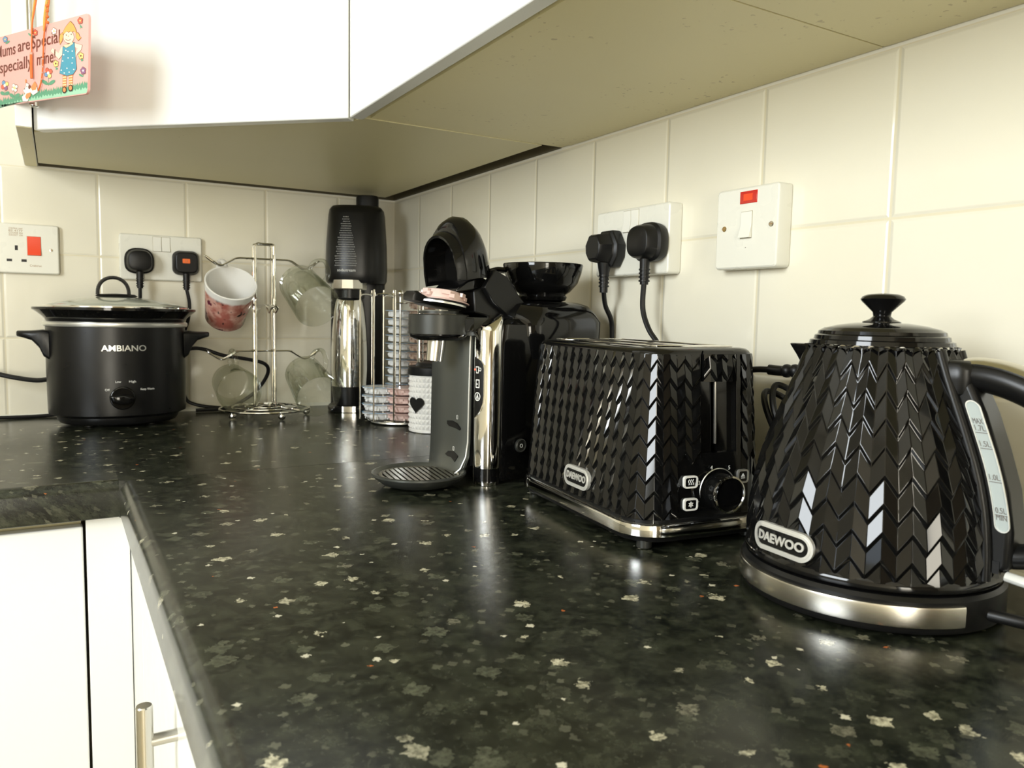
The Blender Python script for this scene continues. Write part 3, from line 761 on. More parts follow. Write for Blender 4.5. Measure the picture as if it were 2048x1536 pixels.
def mug_on_hook(name, label, cat, opening, bottom, r1, r0, hook, mats, glass=True, group=None, wall=0.0022):
    O, B_ = Vector(opening), Vector(bottom); ax = (O - B_); L = ax.length; ax.normalize()
    upv = (Vector(hook) - (O + B_)/2); upv = (upv - ax*upv.dot(ax)).normalized()
    t = bpy.data.objects.new(name, None); COL.objects.link(t); t.empty_display_size = 0.02
    t['label'] = label; t['category'] = cat
    if group: t['group'] = group
    Mx = frame(B_, upv, ax); t.matrix_world = Mx     # local z = towards the opening, local x = towards the handle
    b = MB(); w_ = wall
    prof = [(0,0.002),(r0-0.010,0.002),(r0-0.008,0.0),(r0-0.003,0.0),(r0,0.004),(r0+(r1-r0)*0.35,L*0.4),(r1,L-0.001),(r1-w_*0.5,L),(r1-w_,L-0.001),(r0+(r1-r0)*0.35-w_,L*0.4),(r0-w_,0.010 if glass else 0.006),(r0-w_-0.006,0.008 if glass else 0.004),(0,0.008 if glass else 0.004)]
    if glass: b.lathe(prof, 48, 0)
    else:
        b.lathe(prof[:8], 48, 0); b.lathe(prof[7:], 48, 1)
    b.build('mug_body', mats, t, sharp=50)
    b = MB(); zt = L*(0.80 if glass else 0.96); zb = L*0.20
    rt_ = r0 + (r1-r0)*0.8; rb_ = r0 + (r1-r0)*0.2
    b.tube(catmull([(rt_-0.001,0,zt),(rt_+0.012,0,zt+0.003),(rt_+0.024,0,zt-0.004),(rt_+(0.030 if glass else 0.036),0,(zt+zb)/2+(0 if glass else 0.015)),(rb_+0.022,0,zb+0.006),(rb_+0.010,0,zb-0.003),(rb_-0.001,0,zb)], 6), 0.0045 if glass else 0.0052, 12, flat=0.75)
    b.build('mug_handle', mats[-1] if isinstance(mats, list) else mats, t)
    return t
mug_on_hook('china_mug', 'white china mug with a red-brown picture, hanging top left on the mug tree', 'mug', (-0.3776,-0.1426,0.2540), (-0.3788,-0.0774,0.1849), 0.0470, 0.0365, (-0.390,-0.05,0.34), ['mug_print', 'white_ceramic'], glass=False, wall=0.0035)
mug_on_hook('glass_mug', 'clear glass mug hanging top right on the mug tree', 'mug', (-0.2439,-0.236,0.2126), (-0.2563,-0.146,0.2593), 0.0425, 0.0370, (-0.235,-0.125,0.36), 'glass', group='clear glass mugs on the mug tree')
mug_on_hook('glass_mug', 'clear glass mug hanging bottom right on the mug tree, overlapping the drinks maker', 'mug', (-0.2457,-0.2508,0.0470), (-0.2500,-0.1584,0.0867), 0.0425, 0.0355, (-0.235,-0.135,0.19), 'glass', group='clear glass mugs on the mug tree')
mug_on_hook('glass_mug', 'clear glass mug hanging bottom left on the mug tree, in front of a black cable', 'mug', (-0.3703,-0.1667,0.0530), (-0.3681,-0.0669,0.0640), 0.0405, 0.0345, (-0.380,-0.12,0.2), 'glass', group='clear glass mugs on the mug tree')

# ================================================================== DRINKS MAKER (carbonator) IN THE CORNER
t = thing('soda_maker', 'tall black sparkling-water maker with a steel bottle, standing in the tiled corner', 'drinks maker', (-0.119, -0.092, 0), math.radians(-24))
def stadium(w_, d_, n=10, cy=0.0, p=2.6):
    out = []
    for k in range(4*n):
        a = 2*PI*k/(4*n); c_, s_ = math.cos(a), math.sin(a)
        out.append((w_/2*math.copysign(abs(c_)**(2/p), c_), cy + d_/2*math.copysign(abs(s_)**(2/p), s_)))
    return out
b = MB()        # back column and foot
b.loft([[(x, y, z) for x, y in stadium(w_, d_, cy=cy)] for w_, d_, cy, z in ((0.112,0.046,0.030,0.0),(0.114,0.048,0.030,0.004),(0.112,0.046,0.030,0.250),(0.108,0.046,0.026,0.405),(0.100,0.038,0.026,0.413))])
b.build('back_column', 'satin_black', t, sharp=40)
b = MB(); b.loft([[(x, y, z) for x, y in stadium(0.116*s_, 0.112*s_, cy=-0.004)] for s_, z in ((0.97,0.0),(1,0.003),(1,0.009),(0.96,0.012))]); b.build('foot_plate', 'satin_black', t)
b = MB(); b.loft([[(x, y, z) for x, y in rrect(0.030, 0.004, 0.0018, 3, -0.010, -0.0625)] for z in (0.001, 0.013)]); b.build('foot_trim', 'chrome', t)
b = MB()        # upper shell
sh = ((0.116,0.118,-0.004,0.262),(0.123,0.124,-0.004,0.268),(0.125,0.126,-0.004,0.285),(0.122,0.122,-0.003,0.34),(0.114,0.110,0.000,0.400),(0.110,0.104,0.000,0.411),(0.100,0.092,0.001,0.4175),(0.070,0.062,0.001,0.4195))
b.loft([[(x, y, z) for x, y in stadium(w_, d_, cy=cy)] for w_, d_, cy, z in sh]); shell = b.build('head_shell', 'satin_black', t, sharp=45)
b = MB(); b.loft([[(x, y, z) for x, y in stadium(0.046*s_, 0.040*s_, cy=0.018)] for s_, z in ((1,0.412),(1,0.440),(0.96,0.4435),(0.9,0.4445))])
b.v = [p + Vector((0.020,0,0)) for p in b.v]; b.build('carbonating_button', 'soft_black', t)
# dotted grille: rows of tiny studs narrowing towards the top, on the front left of the shell
b = MB()
def shell_pt(x, z):
    for s0, s1 in zip(sh, sh[1:]):
        if z <= s1[3]: break
    k = (z-s0[3])/(s1[3]-s0[3]); hw = (s0[0]+(s1[0]-s0[0])*k)/2; hd = (s0[1]+(s1[1]-s0[1])*k)/2; cy = s0[2]+(s1[2]-s0[2])*k
    c_ = min(0.98, abs(x)/hw); s_ = (1 - c_**2.6)**(1/2.6)
    return Vector((x, cy - hd*s_, z))
for r_ in range(22):
    z = 0.296 + 0.0046*r_; wdt = 0.0225*(1 - (r_/22.0)**1.3*0.75); n = int(wdt/0.0029)
    for k in range(-n, n+1):
        x = -0.017 + k*0.0058*0.5*1.0 + (0.00145 if r_ % 2 else 0)
        if abs(x + 0.017) > wdt: continue
        p = shell_pt(x, z)
        b.lathe([(0.0013,-0.0004),(0.0010,0.0006),(0,0.0010)], 6, 0, Matrix.Translation(p) @ Matrix.Rotation(PI/2, 4, 'X'))
b.build('dotted_grille', 'stud_grey', shell)
b = MB(); text_geo(b, 'sodastream', 0.0082, 0, None, 0.0002, width=0.036)
b.build('brand_lettering', 'print_white', shell, warp=lambda p: shell_pt(p.x - 0.015, p.y + 0.2865) + Vector((0, -p.z - 0.0009, 0)))
b = MB(); b.lathe([(0.024,0.266),(0.0345,0.266),(0.0355,0.268),(0.0345,0.285),(0.024,0.285)], 10, 0, None, (-0.012,-0.040,-0.0175)); 
b.build('collar_ring', 'brushed_steel', t, sharp=12)
b = MB(); b.lathe([(0,0.232),(0.030,0.232),(0.030,0.253),(0,0.253)], 32, c=(-0.012,-0.034,0.0)); b.build('bottle_cap', 'satin_black', t)
bt = thing('water_bottle', 'tapered steel bottle clipped into the black sparkling-water maker', 'bottle', (0,0,0))
bt.matrix_world = Matrix.Translation((-0.119,-0.092,0)) @ Matrix.Rotation(math.radians(-24), 4, 'Z') @ Matrix.Translation((-0.012, -0.030, 0.0125))
b = MB(); b.lathe([(0,0.0),(0.027,0.0),(0.031,0.004),(0.0345,0.030),(0.0368,0.075),(0.0365,0.115),(0.0345,0.155),(0.0310,0.190),(0.0280,0.210),(0.0250,0.2185),(0,0.2190)], 56)
b.build('bottle_body', 'chrome', bt)
b = MB(); b.lathe([(0.0270,-0.0002),(0.0318,0.0030),(0.0350,0.0290),(0.0358,0.0400),(0.0345,0.0400)], 56); b.build('bottle_base', 'satin_black', bt)

# ================================================================== CAPSULE RACK
RC = Vector((-0.110, -0.308, 0))
t = thing('capsule_rack', 'chrome wire carousel of coffee discs between the drinks maker and the white canister', 'capsule rack', RC)
b = MB(); b.lathe([(0,0.0015),(0.052,0.0015),(0.0545,0.003),(0.0540,0.0055),(0.050,0.006),(0,0.006)], 56); b.build('base_plate', 'silver_trim', t)
b = MB(); b.tube(circ(0.054, 0.0072, 56), 0.0016, 8, closed=True); b.build('base_ring', 'chrome', t)
SC = []
for k, a in enumerate((-165, -104, 62, -28)):     # left, front, back, right columns
    a = math.radians(a); SC.append((0.0445*math.cos(a), 0.0445*math.sin(a)))
for k, (cx, cy) in enumerate(SC):
    ang = math.atan2(cy, cx)
    zb, zt = 0.010, 0.236
    for da in (-100, 100):
        a = ang + math.radians(da)
        # one hoop: up the outside of the stack, over the top and down on the other side
        r_ = 0.0362
        p0 = Vector((cx + r_*math.cos(a), cy + r_*math.sin(a), 0))
        a2 = ang + math.radians(da*0.36)
        p1 = Vector((cx + r_*math.cos(a2), cy + r_*math.sin(a2), 0))
        b = MB()
        top = [p0 + Vector((0,0,zb)), p0 + Vector((0,0,zt-0.010)), p0.lerp(p1,0.06) + Vector((0,0,zt-0.003)), p0.lerp(p1,0.25) + Vector((0,0,zt)), p0.lerp(p1,0.75) + Vector((0,0,zt)), p0.lerp(p1,0.94) + Vector((0,0,zt-0.003)), p1 + Vector((0,0,zt-0.010)), p1 + Vector((0,0,zb))]
        b.tube(catmull(top, 3), 0.0015, 8); b.build('wire_hoop', 'chrome', t)
    b = MB(); b.tube([Vector((cx*0.2, cy*0.2, 0.0085)), Vector((cx*1.5, cy*1.5, 0.0085)), Vector((cx*1.62, cy*1.62, 0.0105)), Vector((cx*1.66, cy*1.66, 0.016))], 0.0015, 8); b.build('floor_wire', 'chrome', t)
b = MB(); b.tube(circ(0.0125, 0.222, 24), 0.0014, 8, closed=True); b.build('top_ring', 'chrome', t)
b = MB(); b.tube([(0,0,0.006),(0,0,0.236)], 0.0022, 10); b.sphere((0,0,0.240), 0.006, 12); b.build('centre_rod', 'chrome', t)

def make_capsule(kind):
    t = thing('coffee_disc', '', 'coffee capsule')
    body = {'white': 'capsule_white', 'pink': 'capsule_pink', 'brown': 'capsule_brown'}[kind]
    b = MB(); b.lathe([(0,0.0),(0.019,0.0),(0.021,0.0008),(0.0255,0.0078),(0.0262,0.0105),(0.0285,0.0112),(0.0285,0.0118),(0,0.0118)], 40)
    for k in range(6):              # moulded ribs round the cup
        a = 2*PI*k/6; Mr = Matrix.Rotation(a, 4, 'Z')
        b.box(0.0235, 0.0268, -0.005, 0.005, 0.0015, 0.0062, 0, Mr); b.box(0.0245, 0.0272, -0.010, -0.004, 0.0050, 0.0095, 0, Mr)
    b.build('cup', body, t, sharp=30)
    b = MB(); b.lathe([(0,0.01185),(0.0322,0.01185),(0.0328,0.0124),(0.0322,0.0129),(0,0.0130)], 48, 0)
    b.lathe([(0.0310,0.01300),(0.0327,0.0128),(0.0327,0.0132),(0.0310,0.0133)], 48, 1 if kind == 'white' else 0)
    b.box(-0.006, 0.006, -0.0368, -0.031, 0.0118, 0.0130, 0)
    b.build('film_lid', ['capsule_film' if kind == 'white' else body, 'capsule_blue'], t)
    return t
proto = {}
WHICH = {'white': 'white and blue', 'pink': 'pinkish', 'brown': 'brown'}
ORD = ['topmost', 'second from the top', 'third from the top', 'fourth from the top', 'fifth from the top', 'sixth from the top', 'seventh from the top', 'eighth from the top', 'ninth from the top', 'tenth from the top', 'eleventh from the top', 'twelfth from the top', 'thirteenth from the top', 'bottom one']
def capsule_stack(kind, col, n, where, group, z0=0.0105, pitch=0.0154, rz=0.0):
    cx, cy = SC[col]
    for k in range(n):
        if kind not in proto: c_ = proto[kind] = make_capsule(kind)
        else:
            p = proto[kind]; c_ = p.copy(); COL.objects.link(c_)
            for ch in [q_ for q_ in p.children]:
                d_ = ch.copy(); COL.objects.link(d_); d_.parent = c_
        j = n - 1 - k
        c_.location = RC + Vector((cx, cy, z0 + pitch*k)); c_.rotation_euler = (0, 0, rz + 0.05*math.sin(k*2.3))
        c_['label'] = '%s coffee disc, %s of the %s' % (WHICH[kind], 'lowest' if j == n-1 else ORD[j], where)
        c_['category'] = 'coffee capsule'; c_['group'] = group
capsule_stack('white', 2, 13, 'tall middle stack', 'white coffee discs in the tall middle stack', rz=-0.75)
wp = proto['white']
capsule_stack('white', 0, 4, 'short left stack', 'white coffee discs in the short left stack', rz=-1.2)
capsule_stack('pink', 1, 4, 'short front stack', 'pinkish coffee discs in the short front stack', rz=0.3)
capsule_stack('brown', 3, 14, 'right-hand stack', 'brown coffee discs in the right-hand stack', rz=0.2)

# ================================================================== WHITE CANISTER
t = thing('storage_canister', 'white quilted ceramic canister with a black lid and a black heart', 'canister', (-0.094, -0.428, 0))
b = MB(); R = 0.0435; NC, NR = 40, 10; z0, z1 = 0.006, 0.096
rings = [[(0.041*math.cos(2*PI*k/80), 0.041*math.sin(2*PI*k/80), 0.0) for k in range(80)], [(0.0445*math.cos(2*PI*k/80), 0.0445*math.sin(2*PI*k/80), 0.0015) for k in range(80)], [(0.0445*math.cos(2*PI*k/80), 0.0445*math.sin(2*PI*k/80), 0.005) for k in range(80)], [(R*math.cos(2*PI*k/80), R*math.sin(2*PI*k/80), 0.006) for k in range(80)]]
b.loft(rings, cap=(True, False))
def cyl(a, r, z): return (r*math.cos(a), r*math.sin(a), z)
for i in range(NC):
    for j in range(NR):
        a0, a1 = 2*PI*i/NC, 2*PI*(i+1)/NC; za, zb = z0 + (z1-z0)*j/NR, z0 + (z1-z0)*(j+1)/NR
        b.add([cyl(a0,R,za),cyl(a1,R,za),cyl(a1,R,zb),cyl(a0,R,zb),cyl((a0+a1)/2,R+0.0021,(za+zb)/2)], [(0,1,4),(1,2,4),(2,3,4),(3,0,4)])
b.lathe([(R,0.096),(0.0445,0.0965),(0.0445,0.0985),(0.040,0.0985),(0.040,0.010),(0,0.010)], 80)
b.build('jar', 'white_ceramic', t, sharp=8)
b = MB(); b.lathe([(0.0,0.0985),(0.0462,0.0985),(0.0468,0.100),(0.0468,0.1115),(0.0455,0.113),(0.034,0.1135),(0.032,0.1175),(0.0305,0.1190),(0,0.1195)], 64); b.build('lid', 'soft_black', t)
b = MB(); hs = []
for k in range(40):
    a = 2*PI*k/40; hs.append((0.00095*16*math.sin(a)**3, 0.00095*(13*math.cos(a)-5*math.cos(2*a)-2*math.cos(3*a)-math.cos(4*a))))
b.prism(hs, 0.0, 0.0016)
ha = math.radians(-157)
b.build('heart_tag', 'soft_black', t, warp=lambda p: Vector(((R+0.0026+p.z)*math.cos(ha + p.x/R), (R+0.0026+p.z)*math.sin(ha + p.x/R), p.y + 0.050)))

# ================================================================== COFFEE MACHINE
t = thing('coffee_machine', 'black pod coffee machine with a chrome column, its head lifted open, left of the toaster', 'coffee machine', (-0.213, -0.838, 0), math.radians(12))
b = MB()    # body: local x runs back towards the wall, y to the left of the machine
def bodyring(x0, x1, y0, y1, r, z): return [(x, y, z) for x, y in rrect(x1-x0, y1-y0, r, 6, (x0+x1)/2, (y0+y1)/2)]
b.loft([bodyring(0.002,0.155,-0.017,0.105,0.014,0.004), bodyring(0.0,0.158,-0.019,0.107,0.016,0.008), bodyring(0.0,0.160,-0.019,0.107,0.016,0.170), bodyring(0.004,0.158,-0.018,0.105,0.016,0.192), bodyring(0.02,0.150,-0.010,0.098,0.016,0.199)])
body = b.build('housing', 'gloss_black', t, sharp=45)
b = MB()    # water tank with a domed top
b.loft([bodyring(0.042,0.184,-0.026,0.112,0.032,0.150), bodyring(0.036,0.190,-0.028,0.114,0.034,0.176), bodyring(0.034,0.191,-0.028,0.114,0.034,0.196), bodyring(0.036,0.188,-0.025,0.111,0.042,0.208), bodyring(0.046,0.180,-0.016,0.103,0.038,0.2175), bodyring(0.062,0.172,-0.002,0.090,0.032,0.2215), bodyring(0.080,0.155,0.014,0.074,0.025,0.2225)])
b.build('water_tank', 'gloss_black', t, sharp=50)
b = MB(); b.lathe([(0.0,0.020),(0.0165,0.020),(0.0170,0.024),(0.0170,0.1845)], 40, c=(-0.001,-0.001,0))
Mc = Matrix.Identity(4)
n = 40; V = [(0.017*math.cos(2*PI*k/n)-0.001, 0.017*math.sin(2*PI*k/n)-0.001, 0.1845) for k in range(n)]
V2 = [(x*0.97+0.003, y*0.97+0.001, 0.1900 + 0.010*max(0, (x+0.017)/0.034)) for x, y, z in V]
V3 = [(x*0.75+0.006, y*0.8+0.002, 0.1945 + 0.011*max(0, (x+0.017)/0.034)) for x, y, z in V]
b.loft([V, V2, V3], cap=(False, True)); b.build('chrome_column', 'chrome', t, sharp=60)
b = MB(); b.lathe([(0,0.0005),(0.0165,0.0005),(0.0165,0.0195),(0,0.0195)], 40, c=(-0.001,-0.001,0)); b.build('column_foot', 'gloss_black', t)
b = MB(); b.lathe([(0,0.0005),(0.0130,0.0005),(0.0135,0.0040),(0,0.0040)], 32, c=(-0.006,-0.006,0)); b.build('foot', 'chrome', t)
# front plate sweeping forward at the bottom
b = MB(); rings = []
for x, z, yl, yr in ((-0.016,0.1800,0.0885,0.012),(-0.0175,0.150,0.0885,0.012),(-0.0185,0.100,0.0885,0.012),(-0.0190,0.050,0.0885,0.012),(-0.0205,0.032,0.0875,0.012),(-0.0240,0.020,0.084,0.014),(-0.0300,0.0115,0.078,0.018),(-0.0385,0.0075,0.074,0.022),(-0.050,0.006,0.070,0.026)):
    rings.append([(x, yl, z), (x-0.0015, yl-0.002, z), (x-0.0030, (yl+yr)/2, z), (x-0.0015, yr+0.002, z), (x, yr, z), (x+0.003, yr, z-0.0008), (x+0.003, yl, z-0.0008)])
b.loft(rings); b.build('front_plate', 'plate_grey', t, sharp=50)
b = MB(); b.tube([(-0.0185,0.0115,0.178),(-0.0205,0.0115,0.05),(-0.0225,0.0125,0.032),(-0.028,0.0155,0.018),(-0.036,0.021,0.0095)], 0.0011, 8); b.build('plate_edge', 'silver_trim', t)
b = MB(); b.box(-0.014, 0.004, 0.014, 0.086, 0.02, 0.176); b.build('plate_backing', 'satin_black', t)
for z, s_ in ((0.0690, 1.0), (0.0300, 1.0)):
    b = MB(); up_ = z > 0.05
    pr = [(0.000,0.0035),(0.010,0.0045),(0.020,0.0020),(0.026,-0.0035),(0.025,-0.0060),(0.016,-0.0040),(0.004,-0.0030),(0.000,-0.0005)] if up_ else [(0.003,0.0005),(0.008,0.0050),(0.018,0.0060),(0.0265,0.0020),(0.028,0.0005),(0.024,-0.0065),(0.016,-0.0020),(0.008,-0.0015)]
    Mf = frame((-0.0213 if up_ else -0.0232, 0.0500 if up_ else 0.0540, z), (0,-1,0), (-1,0,0.0 if up_ else 0.22))
    b.prism([(x*1.0, y) for x, y in pr], 0.0006, 0.0014, 0, Mf); b.build('tray_slot', 'rubber_black', t)
b = MB()
for y_, z_ in ((0.031,0.0785),(0.036,0.0395)):
    ring_faces(b, rrect(0.0028,0.0050,0.0008,2), rrect(0.0020,0.0042,0.0005,2), 0.0, 0.0004, 0, frame((-0.0216 if z_ > 0.05 else -0.0228, y_, z_), (0,-1,0), (-1,0,0)))
b.build('cup_size_marks', 'print_white', t)
# control panel on the column
pc = Vector((-0.001,-0.001,0)); Rp = 0.0176
b = MB()
pn = [(0.0,0.0355),(0.004,0.0350),(0.0085,0.0325),(0.0118,0.0275),(0.0128,0.022),(0.0128,-0.010),(0.0118,-0.018),(0.0085,-0.0265),(0.0040,-0.0325),(0.0,-0.0355)]
pa = math.radians(171)
def panel_warp(off):
    return lambda p: Vector((pc.x + (Rp+off+p.z)*math.cos(pa + p.x/Rp), pc.y + (Rp+off+p.z)*math.sin(pa + p.x/Rp), 0.1175 + p.y*1.02))
def strip(mb, fn, z_a, z_b, mi=0, n=16):     # D-shaped plate from its right edge profile
    pts = []
    for k in range(n+1):
        y = -0.0355 + 0.071*k/n; pts.append((fn(y), y))
    V = []; F = []
    for x, y in pts: V += [(0, y, z_b), (x*0.33, y, z_b), (x*0.66, y, z_b), (x, y, z_b), (x, y, z_a)]
    for k in range(n):
        for q_ in range(4): F.append((k*5+q_, k*5+q_+1, (k+1)*5+q_+1, (k+1)*5+q_))
    mb.add(V, F, mi)
def dfn(y):
    for (x0, y0), (x1, y1) in zip(pn, pn[1:]):
        if y1 <= y <= y0: return x0 + (x1-x0)*(y0-y)/(y0-y1)
    return 0.0
strip(b, lambda y: dfn(y)*1.10 + 0.0008, -0.0005, 0.0003, 1); strip(b, dfn, 0.0, 0.0009, 0)
panel = b.build('control_panel', ['satin_black', 'chrome'], t, warp=panel_warp(0.0), sharp=60)
b = MB()    # cup icon
b.prism([(0.0025,0.0245),(0.0075,0.0245),(0.0068,0.0165),(0.0034,0.0165)], 0, 0.0003); 
ring_faces(b, rrect(0.0030,0.0042,0.0012,3,0.0086,0.0212), rrect(0.0016,0.0028,0.0007,3,0.0086,0.0212), 0, 0.0003)
b.prism([(0.0035,0.0235),(0.0066,0.0235),(0.0060,0.0176),(0.0041,0.0176)], 0.0003, 0.0005, 1)
b.build('cup_icon', ['print_white', 'satin_black'], panel, warp=panel_warp(0.0011))
b = MB(); ring_faces(b, rrect(0.0054,0.0100,0.0006,2,0.0056,0.0045), rrect(0.0034,0.0076,0.0004,2,0.0056,0.0045), 0, 0.0003); b.box(0.0040,0.0060,0.0035,0.0046,0,0.0003)
b.build('jug_icon', 'print_white', panel, warp=panel_warp(0.0011))
b = MB(); cr = [(0.0056+0.0040*math.cos(2*PI*k/24), -0.0105+0.0052*math.sin(2*PI*k/24)) for k in range(24)]; ci = [(0.0056+0.0031*math.cos(2*PI*k/24), -0.0105+0.0042*math.sin(2*PI*k/24)) for k in range(24)]
ring_faces(b, cr, ci, 0, 0.0003); b.box(0.0052,0.0060,-0.0145,-0.0068,0,0.0003); b.add([(0.0056,-0.0070,0.0003),(0.0034,-0.0130,0.0003),(0.0041,-0.0136,0.0003),(0.0056,-0.0088,0.0003),(0.0071,-0.0136,0.0003),(0.0078,-0.0130,0.0003)], [(0,1,2,3),(0,3,4,5)])
b.build('button_icon', 'print_white', panel, warp=panel_warp(0.0011))
b = MB(); b.lathe([(0,0),(0.0011,0.0),(0.0009,0.0006),(0,0.0008)], 12, c=(0.0010,0.0207,0)); b.build('status_light', 'led_red', panel, warp=panel_warp(0.0010))
b = MB(); Mp = frame((0.036, -0.0190, 0.045), (1,0,0), (0,-1,0)); b.lathe([(0,0),(0.0075,0),(0.0085,0.001),(0.0085,0.0035),(0.0072,0.0045),(0.0060,0.0036),(0,0.0036)], 32, 0, Mp)
ring_faces(b, [(0.0024*math.cos(2*PI*k/16), 0.0024*math.sin(2*PI*k/16)) for k in range(16)], [(0.0017*math.cos(2*PI*k/16), 0.0017*math.sin(2*PI*k/16)) for k in range(16)], 0.0036, 0.0040, 1, Mp)
b.build('power_button', ['graphite', 'print_white'], t)
# brew head
HC = (-0.0455, 0.0385)
b = MB(); b.lathe([(0,0.1720),(0.028,0.1725),(0.0345,0.1765),(0.0352,0.1785),(0.0352,0.1795)], 56, 1, c=(*HC,0)); b.lathe([(0.0352,0.1795),(0.0360,0.1800),(0.0360,0.2020),(0.0350,0.2030),(0.0,0.2030)], 56, 0, c=(*HC,0))
b.box(-0.040, 0.02, 0.0075, 0.0695, 0.1785, 0.2000, 0)
b.build('brew_head', ['graphite', 'gloss_black'], t, sharp=40)
b = MB(); b.box(-0.040, -0.018, 0.0050, 0.0080, 0.183, 0.199); b.build('head_hinge', 'gloss_black', t, bevel=0.001)
b = MB(); b.lathe([(0.0,0.1725),(0.0112,0.1725),(0.0100,0.146),(0.0085,0.1455),(0.0095,0.170),(0,0.170)], 32, 0, Matrix.Translation((HC[0]-0.003, HC[1]+0.002, 0)) @ Matrix.Rotation(math.radians(7), 4, 'Y') @ Matrix.Translation((-0.0195,0,0)))
b.build('spout', 'brushed_steel', t)
# disc holder flap and its lever
b = MB(); b.lathe([(0,0.2035),(0.024,0.2035),(0.024,0.2070),(0,0.2070)], 40, 0, c=(*HC,0)); b.build('disc_seat', 'graphite', t)
tilt = Matrix.Translation((HC[0], HC[1], 0.2150)) @ Matrix.Rotation(math.radians(9), 4, 'Y')
b = MB(); b.lathe([(0,-0.003),(0.030,-0.003),(0.033,-0.001),(0.0335,0.0022),(0.030,0.0030),(0,0.0030)], 48, 0, tilt)
b.loft([[(x, y, z) for y, z in ((0.012*w_,-0.003),(0.014*w_,0.0055*h_),(0.008*w_,0.0085*h_),(-0.008*w_,0.0085*h_),(-0.014*w_,0.0055*h_),(-0.012*w_,-0.003))] for x, w_, h_ in ((-0.024,1.0,0.3),(-0.032,1.0,0.75),(-0.039,0.95,1.0),(-0.0435,0.85,0.9),(-0.0455,0.7,0.5))], 0, tilt)
flap = b.build('disc_flap', 'satin_black', t, sharp=40)
b = MB(); rr1 = [(0.0345*math.cos(a), 0.0345*math.sin(a)) for a in [math.radians(195+k*5) for k in range(22)]]
b.loft([[(x*s_, y*s_, z) for s_, z in ((0.985,-0.0016),(1.0,-0.0016),(1.0,0.0006),(0.985,0.0006))] for x, y in rr1], 0, tilt); b.build('flap_trim', 'silver_trim', t)
# lifted head cover: arched hood open towards the room
Mh = Matrix.Translation((-0.041, 0.0410, 0.2400)) @ Matrix.Rotation(math.radians(-9), 4, 'Y')
def arch(hw, h_, n=14, bow=0.0):
    pts = []
    for k in range(n+1):
        a = PI*k/n; pts.append((hw*math.cos(a)*(1.0 if True else 1), h_*0.42 + h_*0.58*math.sin(a) if 0 < k < n else h_*0.42))
    return [(hw*1.02, -0.004)] + [(hw*1.05, h_*0.2)] + pts + [(-hw*1.05, h_*0.2)] + [(-hw*1.02, 0.002)]
b = MB(); rings = []
for x, hw, h_, zo in ((0.010,0.0285,0.052,0.001),(0.0005,0.0290,0.053,0.0),(0.0,0.0310,0.0560,0.0),(0.004,0.0320,0.0585,0.0),(0.012,0.0330,0.0605,0.0),(0.0125,0.0345,0.066,0.0),(0.018,0.0355,0.0720,0.0),(0.028,0.0358,0.0765,0.0),(0.038,0.0345,0.0760,-0.001),(0.048,0.0310,0.0690,-0.002),(0.056,0.0250,0.0560,-0.002),(0.061,0.016,0.040,0.002),(0.0625,0.006,0.028,0.010)):
    rings.append([(x, y, z + zo) for y, z in arch(hw, h_)])
b.loft(rings, 0, Mh, (False, True), closed=False)
b.loft([[(x, y*0.93, z*0.96) for y, z in arch(0.0290, 0.053)] for x in (0.002,0.030)], 0, Mh, (False, True), closed=False)
b.build('hood', 'gloss_black', t, sharp=38)
b = MB(); b.loft([[(x, y, z) for y, z in ((0.020*w_,0.0),(0.020*w_,0.006*h_),(-0.020*w_,0.006*h_),(-0.020*w_,0.0))] for x, w_, h_ in ((0.004,1.15,0.6),(0.020,1.3,2.0),(0.045,1.2,2.4),(0.058,0.8,1.5))], 0, Mh @ Matrix.Translation((0.0,0,-0.012)))
b.build('hood_underside', 'gloss_black', t, bevel=0.002)
for y_ in (0.010, 0.066):
    b = MB()
    b.loft([[(x, y_ + s_*0.004, z) for s_, x, z in ((-1,xa,za),(1,xa,za),(1,xb,zb),(-1,xb,zb))] for xa, za, xb, zb in ((-0.002,0.236,0.014,0.258),(0.012,0.218,0.034,0.250),(0.034,0.204,0.056,0.226),(0.050,0.197,0.076,0.208))])
    b.build('hood_arm', 'satin_black', t, bevel=0.0012)
b = MB(); b.loft([[(x, y, z) for y, z in ((0.012,z0_),(0.066,z0_),(0.064,z1_),(0.014,z1_))] for x, z0_, z1_ in ((-0.012,0.206,0.232),(0.006,0.202,0.238),(0.030,0.196,0.226),(0.050,0.190,0.210))]); b.build('hinge_block', 'satin_black', t, bevel=0.002)
# drip tray
TC = (-0.0720, 0.0390)
b = MB(); b.lathe([(0,0.0010),(0.034,0.0010),(0.044,0.0040),(0.0530,0.0110),(0.0560,0.0145),(0.0560,0.0165),(0.0535,0.0172),(0.0500,0.0150),(0.0460,0.0110),(0,0.0105)], 64, c=(*TC,0)); tray = b.build('drip_tray', 'plate_grey', t)
b = MB()
for k in range(-6, 7):
    y = k*0.0064; hw = math.sqrt(max(0.0, 0.044**2 - y*y))
    b.box(-hw, hw, y-0.0020, y+0.0020, 0.0118, 0.0140, 0, Matrix.Translation((*TC,0)) @ Matrix.Rotation(math.radians(70), 4, 'Z'))
ring_faces(b, [(0.0475*math.cos(2*PI*k/48), 0.0475*math.sin(2*PI*k/48)) for k in range(48)], [(0.0435*math.cos(2*PI*k/48), 0.0435*math.sin(2*PI*k/48)) for k in range(48)], 0.0118, 0.0140, 0, Matrix.Translation((*TC,0)))
b.build('tray_grid', 'brushed_steel', tray)
